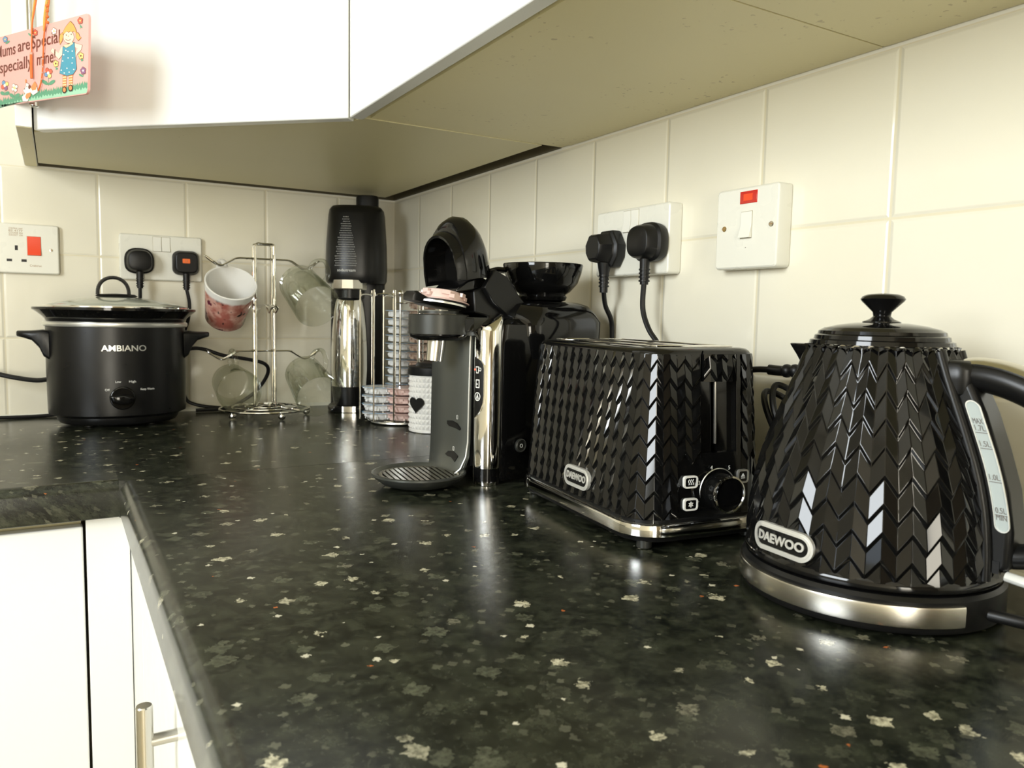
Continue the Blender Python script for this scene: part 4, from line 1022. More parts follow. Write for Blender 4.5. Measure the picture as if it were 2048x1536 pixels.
# the disc left on the open flap
cw = bpy.data.objects['coffee_machine'].matrix_basis
bpy.context.view_layer.update()
p = proto['pink']; c_ = p.copy(); COL.objects.link(c_)
for ch in [q_ for q_ in p.children]:
    d_ = ch.copy(); COL.objects.link(d_); d_.parent = c_
c_['label'] = 'pinkish coffee disc lying upside down on the open head of the coffee machine'; c_['category'] = 'coffee capsule'
if 'group' in c_: del c_['group']
c_.matrix_world = t.matrix_world @ tilt @ Matrix.Translation((0.004, 0, 0.0166)) @ Matrix.Rotation(PI, 4, 'X')

# bowl on top of the machine
t = thing('handled_bowl', 'glossy black bowl with a small loop handle, sitting on the coffee machine', 'bowl', (-0.098, -0.775, 0.2226), math.radians(150))
b = MB(); b.lathe([(0,0.0),(0.026,0.0),(0.031,0.0015),(0.033,0.006),(0.031,0.009),(0.0370,0.0130),(0.0465,0.0240),(0.0515,0.0380),(0.0535,0.0475),(0.0530,0.0490),(0.0515,0.0490),(0.0495,0.0380),(0.0440,0.0250),(0.034,0.0140),(0,0.0120)], 64); b.build('bowl_body', 'gloss_black', t)
b = MB(); b.tube(catmull([(0.050,-0.013,0.040),(0.060,-0.0125,0.0405),(0.0690,-0.0085,0.0385),(0.0715,0,0.0375),(0.0690,0.0085,0.0385),(0.060,0.0125,0.0405),(0.050,0.013,0.040)], 5), 0.0050, 12, flat=0.7, upv=(0,0,1)); b.build('loop_handle', 'gloss_black', t)
SIGN_ART = [
('art_green',1,0,[-0.4762,-0.0428,-0.4723,-0.0385,-0.4687,-0.0431,-0.4648,-0.0382,-0.4614,-0.0439,-0.4575,-0.0397,-0.4539,-0.0417,-0.4501,-0.0374,-0.4466,-0.0424,-0.4429,-0.039,-0.4394,-0.0449,-0.4356,-0.0383,-0.4322,-0.0443,-0.4284,-0.0382,-0.425,-0.0435,-0.4213,-0.039,-0.4179,-0.0434,-0.4142,-0.0369,-0.4108,-0.0429,-0.4071,-0.0372,-0.4038,-0.0433,-0.4002,-0.039,-0.3969,-0.0435,-0.3932,-0.0374,-0.3899,-0.0418,-0.3864,-0.039,-0.3831,-0.0437,-0.3795,-0.0376,-0.3763,-0.0431,-0.3727,-0.0364,-0.3695,-0.0429,-0.366,-0.0362,-0.3627,-0.0418,-0.3593,-0.0365,-0.3561,-0.0419,-0.3526,-0.036,-0.3495,-0.0432,-0.346,-0.0383,-0.3428,-0.0406,-0.3395,-0.0379,-0.3363,-0.0433,-0.3329,-0.0372,-0.3298,-0.0421,-0.3265,-0.0375,-0.3233,-0.0416,-0.32,-0.0372,-0.3169,-0.041,-0.3136,-0.0366,-0.3106,-0.0417,-0.3073,-0.0356,-0.3042,-0.0419,-0.301,-0.0355,-0.298,-0.0424,-0.2947,-0.0353,-0.2917,-0.0417,-0.2885,-0.0374,-0.2855,-0.0422,-0.2823,-0.0352,-0.2793,-0.0423,-0.2762,-0.0362,-0.2732,-0.0416,-0.2701,-0.0371,-0.2671,-0.0419,-0.264,-0.036,-0.2611,-0.0399,-0.258,-0.0371,-0.2551,-0.0415,-0.252,-0.0344,-0.2491,-0.0387,-0.2461,-0.0346,-0.2432,-0.0395,-0.2402,-0.0361,-0.2373,-0.0388,-0.2343,-0.0342,-0.2315,-0.0404,-0.2285,-0.0358,-0.2256,-0.0393,-0.2227,-0.0356,-0.2199,-0.0394,-0.217,-0.0346,-0.2141,-0.0396,-0.2113,-0.0326,-0.2084,-0.0382,-0.2056,-0.0324,-0.2028,-0.0373,-0.1999,-0.0345,-0.1971,-0.038,-0.1943,-0.0345,-0.1915,-0.0367,-0.1888,-0.0334,-0.186,-0.0378,-0.1832,-0.0339,-0.1805,-0.0359,-0.1777,-0.032,-0.175,-0.0366,-0.1723,-0.0317,-0.1695,-0.0383,-0.1668,-0.033,-0.1641,-0.0368,-0.1614,-0.0325,-0.1587,-0.0372,-0.1561,-0.0322,-0.1534,-0.0368,-0.1507,-0.0321,-0.148,-0.0379,-0.1454,-0.0322,-0.1428,-0.0362,-0.1402,-0.0316,-0.1375,-0.0355,-0.1349,-0.0325,-0.1323,-0.0376,-0.1297,-0.0319,-0.1271,-0.0363,-0.1245,-0.0332,-0.1219,-0.036,-0.1194,-0.0319,-0.1168,-0.0349,-0.1143,-0.0319,-0.1117,-0.0367,-0.1092,-0.0333,-0.1066,-0.0367,-0.1041,-0.0323,-0.1016,-0.0369,-0.0991,-0.0326,-0.0966,-0.037,-0.0941,-0.0318,-0.0916,-0.0351,-0.0891,-0.0334,-0.0866,-0.0369,-0.0842,-0.0311,-0.0817,-0.0355,-0.0793,-0.0322,-0.0768,-0.0364,-0.0744,-0.0324,-0.072,-0.0356,-0.0696,-0.0323,-0.0671,-0.0355,-0.0648,-0.0315,-0.0623,-0.0351,-0.06,-0.0319,-0.0575,-0.0364,-0.0552,-0.0326,-0.0528,-0.0357,-0.0505,-0.0309,-0.0481,-0.0348,-0.0458,-0.032,-0.0434,-0.0361,-0.0411,-0.0319,-0.0387,-0.0343,-0.0365,-0.0313,-0.0341,-0.0356,-0.0318,-0.032,-0.0295,-0.0345,-0.0272,-0.0314,-0.0248,-0.0358,-0.0227,-0.0311,-0.0203,-0.0358,-0.0181,-0.0316,-0.0158,-0.0343,-0.0136,-0.0304,-0.0112,-0.0357,-0.0091,-0.0308,-0.0068,-0.0338,-0.0046,-0.0315,-0.0023,-0.0345,-0.0002,-0.0312,-0.003,-0.0455,-0.275,-0.0455]),
('art_grass_light',2,0,[-0.4766,-0.0529,-0.4703,-0.0474,-0.4643,-0.0511,-0.4582,-0.0482,-0.4523,-0.0525,-0.4461,-0.0474,-0.4403,-0.0523,-0.4343,-0.0477,-0.4285,-0.0503,-0.4226,-0.0477,-0.4169,-0.0518,-0.411,-0.0475,-0.4053,-0.0505,-0.3995,-0.0471,-0.3939,-0.0505,-0.3882,-0.0469,-0.3827,-0.0515,-0.377,-0.0471,-0.3715,-0.049,-0.3659,-0.0456,-0.3605,-0.051,-0.3549,-0.0454,-0.3496,-0.0497,-0.3441,-0.0453,-0.3388,-0.0507,-0.3334,-0.0463,-0.3282,-0.0501,-0.3228,-0.0451,-0.3176,-0.0497,-0.3124,-0.0455,-0.3072,-0.0486,-0.302,-0.0456,-0.2969,-0.0483,-0.2918,-0.0459,-0.2867,-0.049,-0.2816,-0.0454,-0.2766,-0.0493,-0.2716,-0.0456,-0.2667,-0.0493,-0.2617,-0.0443,-0.2568,-0.0489,-0.2519,-0.0435,-0.247,-0.0484,-0.2421,-0.0435,-0.2373,-0.0458,-0.2325,-0.0428,-0.2278,-0.0457,-0.223,-0.043,-0.2183,-0.0464,-0.2136,-0.0422,-0.209,-0.0453,-0.2043,-0.0411,-0.1997,-0.0453,-0.1951,-0.0418,-0.1905,-0.0443,-0.186,-0.0407,-0.1815,-0.0445,-0.177,-0.0406,-0.1725,-0.044,-0.168,-0.0413,-0.1636,-0.0441,-0.1592,-0.0401,-0.1548,-0.0431,-0.1504,-0.0399,-0.1461,-0.0445,-0.1418,-0.0397,-0.1374,-0.044,-0.1332,-0.0406,-0.1289,-0.0435,-0.1247,-0.0394,-0.1205,-0.0422,-0.1163,-0.0403,-0.1121,-0.0427,-0.108,-0.04,-0.1038,-0.0431,-0.0997,-0.0401,-0.0956,-0.0439,-0.0915,-0.0408,-0.0875,-0.0423,-0.0834,-0.0404,-0.0794,-0.0422,-0.0754,-0.0403,-0.0714,-0.0437,-0.0675,-0.0389,-0.0635,-0.0416,-0.0597,-0.0392,-0.0557,-0.0419,-0.0519,-0.0393,-0.048,-0.0417,-0.0442,-0.0386,-0.0403,-0.042,-0.0365,-0.0388,-0.0327,-0.0411,-0.029,-0.0387,-0.0252,-0.0407,-0.0215,-0.0382,-0.0177,-0.0418,-0.014,-0.0383,-0.0103,-0.0403,-0.0067,-0.0384,-0.003,-0.0407,0.0006,-0.0377,-0.003,-0.0455,-0.275,-0.0455]),
('art_skin',3,1,[-0.0373,0.0229,-0.0387,0.0199,-0.0426,0.0178,-0.0484,0.017,-0.0548,0.0177,-0.0607,0.0197,-0.0648,0.0226,-0.0664,0.0259,-0.065,0.0289,-0.0609,0.031,-0.0551,0.0318,-0.0486,0.0311,-0.0428,0.0291,-0.0388,0.0261]),
('art_hair',5,1,[-0.0472,0.0423,-0.0588,0.0376,-0.0663,0.0329,-0.0682,0.0294,-0.0619,0.0301,-0.0565,0.0318,-0.0512,0.0301,-0.047,0.031,-0.0427,0.0292,-0.0385,0.0299,-0.0301,0.026,-0.0323,0.031,-0.0387,0.0374]),
('art_hair',4,1,[-0.0695,0.0314,-0.0756,0.0292,-0.077,0.0228,-0.0754,0.0181,-0.0693,0.022,-0.0662,0.0278]),
('art_hair',4,1,[-0.0322,0.0285,-0.0249,0.0257,-0.0224,0.0222,-0.0182,0.0202,-0.0258,0.0177,-0.0321,0.0219]),
('art_skin',3,1,[-0.0666,0.0152,-0.0691,0.0051,-0.0789,0.0005,-0.0912,0.0072,-0.1026,0.0125,-0.0985,0.0157,-0.0913,0.0134,-0.0797,0.0078,-0.0714,0.0147]),
('art_skin',3,1,[-0.0372,0.0162,-0.0154,0.0111,-0.0183,0.0059,-0.0286,0.0023,-0.0316,-0.002,-0.0353,0.0029,-0.0266,0.0085,-0.036,0.0113]),
('art_blue',4,1,[-0.0675,0.0144,-0.0616,0.0138,-0.0519,0.0128,-0.0414,0.0169,-0.0355,0.0163,-0.0345,0.0074,-0.0292,-0.0151,-0.0386,-0.0208,-0.0556,-0.0214,-0.0764,-0.0167,-0.0691,0.0032]),
('art_cream',5,1,[-0.066,0.0156,-0.0584,0.0123,-0.0488,0.0134,-0.0393,0.0153,-0.0414,0.0178,-0.052,0.0156,-0.0606,0.016]),
('art_white',5,0,[-0.0568,0.0091,-0.0578,0.0085,-0.0597,0.0087,-0.0607,0.0095,-0.0597,0.0101,-0.0578,0.0099]),
('art_white',5,0,[-0.051,0.0072,-0.0519,0.0065,-0.0539,0.0067,-0.0548,0.0075,-0.0539,0.0082,-0.052,0.008]),
('art_white',5,0,[-0.0393,0.0065,-0.0402,0.0059,-0.0422,0.0061,-0.0431,0.0069,-0.0422,0.0075,-0.0403,0.0073]),
('art_white',5,0,[-0.0628,0.0044,-0.0637,0.0037,-0.0657,0.0039,-0.0667,0.0047,-0.0657,0.0054,-0.0638,0.0052]),
('art_white',5,0,[-0.0504,-0.0005,-0.0514,-0.0011,-0.0533,-0.001,-0.0543,-0.0002,-0.0533,0.0005,-0.0514,0.0003]),
('art_white',5,0,[-0.0381,-0.0014,-0.039,-0.0021,-0.0409,-0.0019,-0.0419,-0.0011,-0.041,-0.0005,-0.0391,-0.0006]),
('art_white',5,0,[-0.0652,-0.0029,-0.0662,-0.0036,-0.0682,-0.0034,-0.0692,-0.0026,-0.0682,-0.0019,-0.0662,-0.0021]),
('art_white',5,0,[-0.0534,-0.0127,-0.0544,-0.0133,-0.0563,-0.0132,-0.0573,-0.0123,-0.0563,-0.0117,-0.0544,-0.0118]),
('art_white',5,0,[-0.0395,-0.0076,-0.0404,-0.0082,-0.0423,-0.0081,-0.0433,-0.0073,-0.0423,-0.0066,-0.0404,-0.0068]),
('art_white',5,0,[-0.0347,-0.0156,-0.0356,-0.0162,-0.0375,-0.0161,-0.0385,-0.0153,-0.0375,-0.0146,-0.0356,-0.0148]),
('art_white',5,0,[-0.069,-0.0137,-0.07,-0.0144,-0.072,-0.0142,-0.073,-0.0134,-0.072,-0.0128,-0.07,-0.0129]),
('art_white',5,0,[-0.0607,-0.0177,-0.0616,-0.0184,-0.0636,-0.0182,-0.0646,-0.0174,-0.0636,-0.0167,-0.0617,-0.0169]),
('art_white',5,0,[-0.0473,-0.0178,-0.0483,-0.0185,-0.0502,-0.0183,-0.0512,-0.0175,-0.0502,-0.0169,-0.0483,-0.017]),
('art_orange',3,1,[-0.0676,-0.0207,-0.0567,-0.0211,-0.0576,-0.0346,-0.0674,-0.0339]),
('art_cream',4,0,[-0.0671,-0.0218,-0.0573,-0.0222,-0.0575,-0.0233,-0.0671,-0.023]),
('art_cream',4,0,[-0.0671,-0.025,-0.0573,-0.0253,-0.0575,-0.0264,-0.0671,-0.0261]),
('art_cream',4,0,[-0.067,-0.0281,-0.0572,-0.0284,-0.0574,-0.0295,-0.067,-0.0292]),
('art_cream',4,0,[-0.067,-0.0312,-0.0572,-0.0315,-0.0574,-0.0326,-0.067,-0.0324]),
('art_orange',3,1,[-0.0503,-0.0213,-0.0396,-0.0218,-0.0404,-0.0342,-0.05,-0.0335]),
('art_cream',4,0,[-0.0498,-0.0225,-0.0402,-0.0229,-0.0404,-0.024,-0.0498,-0.0236]),
('art_cream',4,0,[-0.0498,-0.0256,-0.0402,-0.0259,-0.0404,-0.027,-0.0497,-0.0267]),
('art_cream',4,0,[-0.0497,-0.0287,-0.0401,-0.029,-0.0403,-0.0301,-0.0497,-0.0298]),
('art_cream',4,0,[-0.0496,-0.0318,-0.04,-0.0321,-0.0402,-0.0332,-0.0496,-0.0329]),
('art_black',5,0,[-0.0558,-0.0385,-0.0564,-0.0404,-0.0581,-0.0418,-0.0606,-0.0424,-0.0634,-0.0423,-0.066,-0.0413,-0.0678,-0.0396,-0.0684,-0.0377,-0.0678,-0.0358,-0.0661,-0.0344,-0.0635,-0.0337,-0.0607,-0.0339,-0.0582,-0.035,-0.0564,-0.0366]),
('art_orange',6,0,[-0.0579,-0.0382,-0.0583,-0.0394,-0.0595,-0.0403,-0.0611,-0.0407,-0.0629,-0.0406,-0.0646,-0.04,-0.0658,-0.0389,-0.0662,-0.0376,-0.0658,-0.0364,-0.0647,-0.0355,-0.063,-0.0351,-0.0612,-0.0352,-0.0595,-0.0359,-0.0584,-0.0369]),
('art_black',5,0,[-0.0389,-0.0374,-0.0395,-0.0392,-0.0411,-0.0406,-0.0436,-0.0413,-0.0464,-0.0411,-0.0489,-0.0401,-0.0506,-0.0385,-0.0513,-0.0366,-0.0507,-0.0347,-0.049,-0.0333,-0.0465,-0.0327,-0.0438,-0.0329,-0.0413,-0.0339,-0.0395,-0.0355]),
('art_orange',6,0,[-0.041,-0.0371,-0.0414,-0.0383,-0.0425,-0.0392,-0.0441,-0.0396,-0.0459,-0.0395,-0.0475,-0.0388,-0.0487,-0.0378,-0.0491,-0.0365,-0.0487,-0.0353,-0.0476,-0.0344,-0.046,-0.034,-0.0442,-0.0341,-0.0426,-0.0348,-0.0414,-0.0358]),
('art_black',6,0,[-0.0567,0.0272,-0.0571,0.0267,-0.058,0.0266,-0.0589,0.0269,-0.0593,0.0275,-0.0589,0.028,-0.058,0.0281,-0.0571,0.0278]),
('art_black',6,0,[-0.0431,0.0267,-0.0434,0.0262,-0.0443,0.0261,-0.0452,0.0264,-0.0456,0.027,-0.0452,0.0274,-0.0444,0.0276,-0.0435,0.0273]),
('art_orange',6,0,[-0.0507,0.0253,-0.0511,0.0249,-0.0522,0.0249,-0.0532,0.0252,-0.0537,0.0256,-0.0532,0.026,-0.0522,0.026,-0.0511,0.0257]),
('art_brown',6,0,[-0.0618,0.0236,-0.0574,0.0213,-0.0521,0.0201,-0.0468,0.0205,-0.0432,0.0223,-0.0468,0.021,-0.0521,0.0207,-0.0572,0.0219]),
('art_red',4,1,[-0.0147,0.0406,-0.0156,0.0396,-0.0176,0.0394,-0.0197,0.0401,-0.0206,0.0412,-0.0197,0.0422,-0.0177,0.0424,-0.0156,0.0417]),
('art_red',4,1,[-0.0153,0.0379,-0.0161,0.0369,-0.0182,0.0367,-0.0202,0.0374,-0.0211,0.0386,-0.0203,0.0396,-0.0182,0.0398,-0.0162,0.0391]),
('art_red',4,1,[-0.0199,0.0379,-0.0207,0.0369,-0.0228,0.0367,-0.0249,0.0374,-0.0257,0.0386,-0.0249,0.0396,-0.0228,0.0398,-0.0207,0.0391]),
('art_red',4,1,[-0.0222,0.0406,-0.023,0.0396,-0.0251,0.0394,-0.0272,0.0401,-0.0281,0.0413,-0.0272,0.0423,-0.0251,0.0425,-0.0231,0.0418]),
('art_red',4,1,[-0.019,0.0422,-0.0198,0.0413,-0.0219,0.0411,-0.024,0.0417,-0.0249,0.0429,-0.024,0.0439,-0.022,0.0441,-0.0199,0.0434]),
('art_yellow',5,0,[-0.019,0.0399,-0.0196,0.0392,-0.0211,0.039,-0.0226,0.0395,-0.0233,0.0404,-0.0227,0.0412,-0.0212,0.0414,-0.0196,0.0408]),
('art_green',2,0,[-0.0217,0.0372,-0.0204,0.0371,-0.0203,0.0307,-0.0215,0.0308]),
('art_green',3,0,[-0.0171,0.0334,-0.0158,0.0321,-0.0157,0.0312,-0.0168,0.031,-0.0188,0.0316,-0.0208,0.0327,-0.0221,0.034,-0.0222,0.035,-0.021,0.0352,-0.0191,0.0346]),
('art_yellow',4,1,[-0.0118,-0.0004,-0.0126,-0.0014,-0.0146,-0.0017,-0.0167,-0.001,-0.0176,0.0001,-0.0168,0.0011,-0.0147,0.0014,-0.0126,0.0008]),
('art_yellow',4,1,[-0.0123,-0.0031,-0.0131,-0.0041,-0.0152,-0.0044,-0.0173,-0.0037,-0.0182,-0.0026,-0.0173,-0.0016,-0.0153,-0.0013,-0.0132,-0.0019]),
('art_yellow',4,1,[-0.0169,-0.0032,-0.0177,-0.0042,-0.0198,-0.0045,-0.0219,-0.0038,-0.0228,-0.0027,-0.0219,-0.0017,-0.0199,-0.0014,-0.0178,-0.002]),
('art_yellow',4,1,[-0.0192,-0.0005,-0.02,-0.0016,-0.0221,-0.0018,-0.0242,-0.0012,-0.0251,-0.0,-0.0243,0.001,-0.0222,0.0013,-0.0201,0.0006]),
('art_yellow',4,1,[-0.016,0.0012,-0.0169,0.0002,-0.0189,-0.0001,-0.021,0.0006,-0.0219,0.0017,-0.0211,0.0027,-0.019,0.003,-0.0169,0.0024]),
('art_brown',5,0,[-0.016,-0.0011,-0.0166,-0.0019,-0.0181,-0.0021,-0.0197,-0.0017,-0.0203,-0.0008,-0.0197,0.0,-0.0182,0.0002,-0.0167,-0.0002]),
('art_green',2,0,[-0.0187,-0.004,-0.0175,-0.0041,-0.0174,-0.0073,-0.0186,-0.0072]),
('art_green',3,0,[-0.0126,-0.0057,-0.0121,-0.0065,-0.0128,-0.0072,-0.0144,-0.0075,-0.0163,-0.0074,-0.0178,-0.0068,-0.0182,-0.006,-0.0175,-0.0052,-0.0159,-0.0049,-0.0141,-0.0051]),
('art_purple',4,1,[-0.0052,-0.0182,-0.0061,-0.0192,-0.0083,-0.0196,-0.0105,-0.0189,-0.0114,-0.0176,-0.0105,-0.0165,-0.0083,-0.0162,-0.0061,-0.0169]),
('art_purple',4,1,[-0.0057,-0.0211,-0.0066,-0.0222,-0.0088,-0.0225,-0.0111,-0.0218,-0.012,-0.0206,-0.0111,-0.0195,-0.0089,-0.0192,-0.0067,-0.0198]),
('art_purple',4,1,[-0.0107,-0.0212,-0.0116,-0.0223,-0.0138,-0.0227,-0.016,-0.022,-0.017,-0.0207,-0.0161,-0.0196,-0.0139,-0.0193,-0.0116,-0.02]),
('art_purple',4,1,[-0.0131,-0.0184,-0.014,-0.0195,-0.0163,-0.0198,-0.0185,-0.0191,-0.0195,-0.0179,-0.0186,-0.0168,-0.0163,-0.0165,-0.0141,-0.0171]),
('art_purple',4,1,[-0.0097,-0.0165,-0.0106,-0.0176,-0.0128,-0.0179,-0.0151,-0.0172,-0.016,-0.016,-0.0151,-0.0149,-0.0129,-0.0146,-0.0107,-0.0152]),
('art_white',5,0,[-0.0097,-0.019,-0.0104,-0.0199,-0.012,-0.0201,-0.0136,-0.0196,-0.0143,-0.0186,-0.0137,-0.0178,-0.0121,-0.0175,-0.0104,-0.018]),
('art_green',2,0,[-0.0126,-0.0221,-0.0113,-0.0222,-0.0113,-0.0259,-0.0125,-0.0258]),
('art_green',3,0,[-0.0124,-0.026,-0.0144,-0.0262,-0.0178,-0.0254,-0.0213,-0.0241,-0.0236,-0.0227,-0.0237,-0.0217,-0.0217,-0.0216,-0.0183,-0.0223,-0.0148,-0.0236,-0.0126,-0.0251]),
('art_white',4,1,[-0.0857,0.0362,-0.0866,0.0352,-0.0889,0.0349,-0.0911,0.0357,-0.0921,0.0369,-0.0912,0.0379,-0.0889,0.0381,-0.0867,0.0374]),
('art_white',4,1,[-0.0863,0.0334,-0.0872,0.0324,-0.0895,0.0322,-0.0918,0.0329,-0.0927,0.0341,-0.0918,0.0351,-0.0895,0.0353,-0.0873,0.0346]),
('art_white',4,1,[-0.0913,0.0334,-0.0923,0.0324,-0.0945,0.0322,-0.0968,0.0329,-0.0978,0.0341,-0.0968,0.0351,-0.0946,0.0354,-0.0923,0.0346]),
('art_white',4,1,[-0.0938,0.0362,-0.0948,0.0352,-0.097,0.035,-0.0993,0.0357,-0.1003,0.0369,-0.0993,0.038,-0.0971,0.0382,-0.0948,0.0375]),
('art_white',4,1,[-0.0903,0.0379,-0.0913,0.0369,-0.0935,0.0367,-0.0958,0.0374,-0.0968,0.0386,-0.0958,0.0397,-0.0936,0.0399,-0.0913,0.0392]),
('art_yellow',5,0,[-0.0904,0.0355,-0.0911,0.0347,-0.0927,0.0346,-0.0943,0.0351,-0.095,0.036,-0.0944,0.0368,-0.0927,0.037,-0.0911,0.0365]),
('art_green',2,0,[-0.0933,0.0327,-0.092,0.0325,-0.0919,0.0287,-0.0933,0.0289]),
('art_green',3,0,[-0.0871,0.0305,-0.0866,0.0296,-0.0872,0.0289,-0.0889,0.0286,-0.0908,0.0289,-0.0924,0.0295,-0.0929,0.0304,-0.0922,0.0311,-0.0906,0.0314,-0.0887,0.0311]),
('art_red',4,1,[-0.1413,0.0403,-0.1422,0.0393,-0.1444,0.0391,-0.1466,0.0398,-0.1476,0.0409,-0.1466,0.0419,-0.1444,0.0421,-0.1422,0.0414]),
('art_red',4,1,[-0.1419,0.0376,-0.1428,0.0366,-0.145,0.0364,-0.1473,0.0371,-0.1482,0.0383,-0.1473,0.0392,-0.1451,0.0395,-0.1428,0.0388]),
('art_red',4,1,[-0.1469,0.0376,-0.1478,0.0366,-0.15,0.0364,-0.1522,0.0371,-0.1532,0.0383,-0.1522,0.0393,-0.15,0.0395,-0.1478,0.0388]),
('art_red',4,1,[-0.1493,0.0403,-0.1502,0.0393,-0.1524,0.0391,-0.1547,0.0398,-0.1556,0.041,-0.1547,0.042,-0.1525,0.0422,-0.1502,0.0415]),
('art_red',4,1,[-0.1458,0.0419,-0.1467,0.0409,-0.149,0.0407,-0.1512,0.0414,-0.1521,0.0426,-0.1512,0.0436,-0.149,0.0438,-0.1468,0.0431]),
('art_yellow',5,0,[-0.1459,0.0396,-0.1466,0.0389,-0.1482,0.0387,-0.1498,0.0392,-0.1505,0.0401,-0.1498,0.0409,-0.1482,0.041,-0.1466,0.0405]),
('art_green',2,0,[-0.1489,0.0369,-0.1474,0.0368,-0.1474,0.0358,-0.1489,0.0359]),
('art_green',3,0,[-0.1492,0.0333,-0.1524,0.0336,-0.1586,0.0353,-0.1654,0.0379,-0.1703,0.0404,-0.1712,0.0418,-0.168,0.0415,-0.1618,0.0397,-0.155,0.0371,-0.1502,0.0347]),
('art_bluep',4,1,[-0.2375,0.042,-0.2385,0.0409,-0.241,0.0407,-0.2435,0.0415,-0.2445,0.0427,-0.2435,0.0437,-0.241,0.0439,-0.2385,0.0432]),
('art_bluep',4,1,[-0.2382,0.0392,-0.2393,0.0381,-0.2418,0.0379,-0.2442,0.0386,-0.2452,0.0399,-0.2442,0.0409,-0.2417,0.0411,-0.2393,0.0404]),
('art_bluep',4,1,[-0.2438,0.0392,-0.2448,0.0382,-0.2473,0.0379,-0.2498,0.0387,-0.2508,0.0399,-0.2498,0.0409,-0.2473,0.0412,-0.2448,0.0404]),
('art_bluep',4,1,[-0.2464,0.042,-0.2475,0.041,-0.25,0.0408,-0.2525,0.0415,-0.2535,0.0428,-0.2524,0.0438,-0.2499,0.044,-0.2475,0.0433]),
('art_bluep',4,1,[-0.2426,0.0437,-0.2436,0.0427,-0.2461,0.0425,-0.2486,0.0432,-0.2496,0.0445,-0.2485,0.0455,-0.2461,0.0457,-0.2436,0.045]),
('art_yellow',5,0,[-0.2427,0.0413,-0.2434,0.0405,-0.2452,0.0403,-0.247,0.0409,-0.2478,0.0418,-0.247,0.0426,-0.2452,0.0428,-0.2434,0.0423]),
('art_green',2,0,[-0.246,0.0384,-0.2444,0.0383,-0.2444,0.0375,-0.246,0.0376]),
('art_green',3,0,[-0.2301,0.0382,-0.2303,0.0372,-0.2331,0.0361,-0.2375,0.0354,-0.2419,0.0353,-0.2445,0.0359,-0.2444,0.0369,-0.2415,0.038,-0.237,0.0388,-0.2327,0.0388]),
('art_yellow',4,1,[-0.0801,-0.0036,-0.081,-0.0046,-0.0832,-0.0049,-0.0855,-0.0042,-0.0864,-0.003,-0.0855,-0.002,-0.0833,-0.0017,-0.081,-0.0024]),
('art_yellow',4,1,[-0.0807,-0.0064,-0.0816,-0.0075,-0.0838,-0.0077,-0.0861,-0.0071,-0.0871,-0.0059,-0.0861,-0.0048,-0.0839,-0.0045,-0.0816,-0.0052]),
('art_yellow',4,1,[-0.0857,-0.0065,-0.0866,-0.0076,-0.0889,-0.0079,-0.0912,-0.0072,-0.0921,-0.006,-0.0912,-0.0049,-0.0889,-0.0046,-0.0866,-0.0053]),
('art_yellow',4,1,[-0.0882,-0.0037,-0.0891,-0.0048,-0.0914,-0.0051,-0.0937,-0.0044,-0.0946,-0.0032,-0.0937,-0.0021,-0.0914,-0.0019,-0.0891,-0.0025]),
('art_yellow',4,1,[-0.0847,-0.0019,-0.0856,-0.003,-0.0879,-0.0033,-0.0901,-0.0026,-0.0911,-0.0014,-0.0902,-0.0003,-0.0879,-0.0,-0.0857,-0.0007]),
('art_brown',5,0,[-0.0847,-0.0044,-0.0854,-0.0052,-0.087,-0.0054,-0.0887,-0.0049,-0.0894,-0.004,-0.0887,-0.0031,-0.0871,-0.0029,-0.0854,-0.0034]),
('art_green',2,0,[-0.0877,-0.0073,-0.0863,-0.0074,-0.0863,-0.0122,-0.0876,-0.0121]),
('art_green',3,0,[-0.0815,-0.0099,-0.0809,-0.0108,-0.0816,-0.0115,-0.0832,-0.0118,-0.0852,-0.0117,-0.0867,-0.011,-0.0872,-0.0102,-0.0866,-0.0095,-0.085,-0.0091,-0.083,-0.0093]),
('art_red',4,1,[-0.0971,-0.0129,-0.0986,-0.0146,-0.1023,-0.0151,-0.1061,-0.014,-0.1077,-0.012,-0.1061,-0.0103,-0.1024,-0.0098,-0.0987,-0.0109]),
('art_yellow',4,1,[-0.0999,-0.0181,-0.1014,-0.0199,-0.1052,-0.0204,-0.1089,-0.0193,-0.1105,-0.0173,-0.109,-0.0156,-0.1052,-0.0151,-0.1015,-0.0162]),
('art_bluep',4,1,[-0.1097,-0.0158,-0.1113,-0.0175,-0.115,-0.018,-0.1188,-0.0169,-0.1204,-0.0149,-0.1188,-0.0132,-0.1151,-0.0127,-0.1113,-0.0138]),
('art_red',4,1,[-0.1069,-0.0105,-0.1084,-0.0122,-0.1122,-0.0127,-0.116,-0.0116,-0.1175,-0.0096,-0.116,-0.0079,-0.1122,-0.0074,-0.1085,-0.0085]),
('art_white',5,0,[-0.1048,-0.0142,-0.1059,-0.0156,-0.1087,-0.0159,-0.1114,-0.0151,-0.1126,-0.0136,-0.1114,-0.0122,-0.1087,-0.0119,-0.106,-0.0127]),
('art_green',2,0,[-0.1093,-0.0191,-0.1079,-0.0192,-0.1078,-0.0299,-0.1092,-0.0298]),
('art_green',3,0,[-0.1095,-0.0283,-0.1131,-0.0286,-0.119,-0.0275,-0.1249,-0.0254,-0.1286,-0.0231,-0.1286,-0.0214,-0.1249,-0.0211,-0.1189,-0.0222,-0.1131,-0.0243,-0.1095,-0.0266]),
('art_green',3,0,[-0.0891,-0.0243,-0.089,-0.026,-0.0925,-0.0277,-0.0982,-0.029,-0.104,-0.0293,-0.1076,-0.0284,-0.1076,-0.0267,-0.1041,-0.0249,-0.0984,-0.0237,-0.0926,-0.0235]),
('art_yellow',4,1,[-0.2341,-0.0186,-0.2359,-0.0204,-0.24,-0.0209,-0.2442,-0.0198,-0.2459,-0.0178,-0.2441,-0.016,-0.24,-0.0155,-0.2358,-0.0166]),
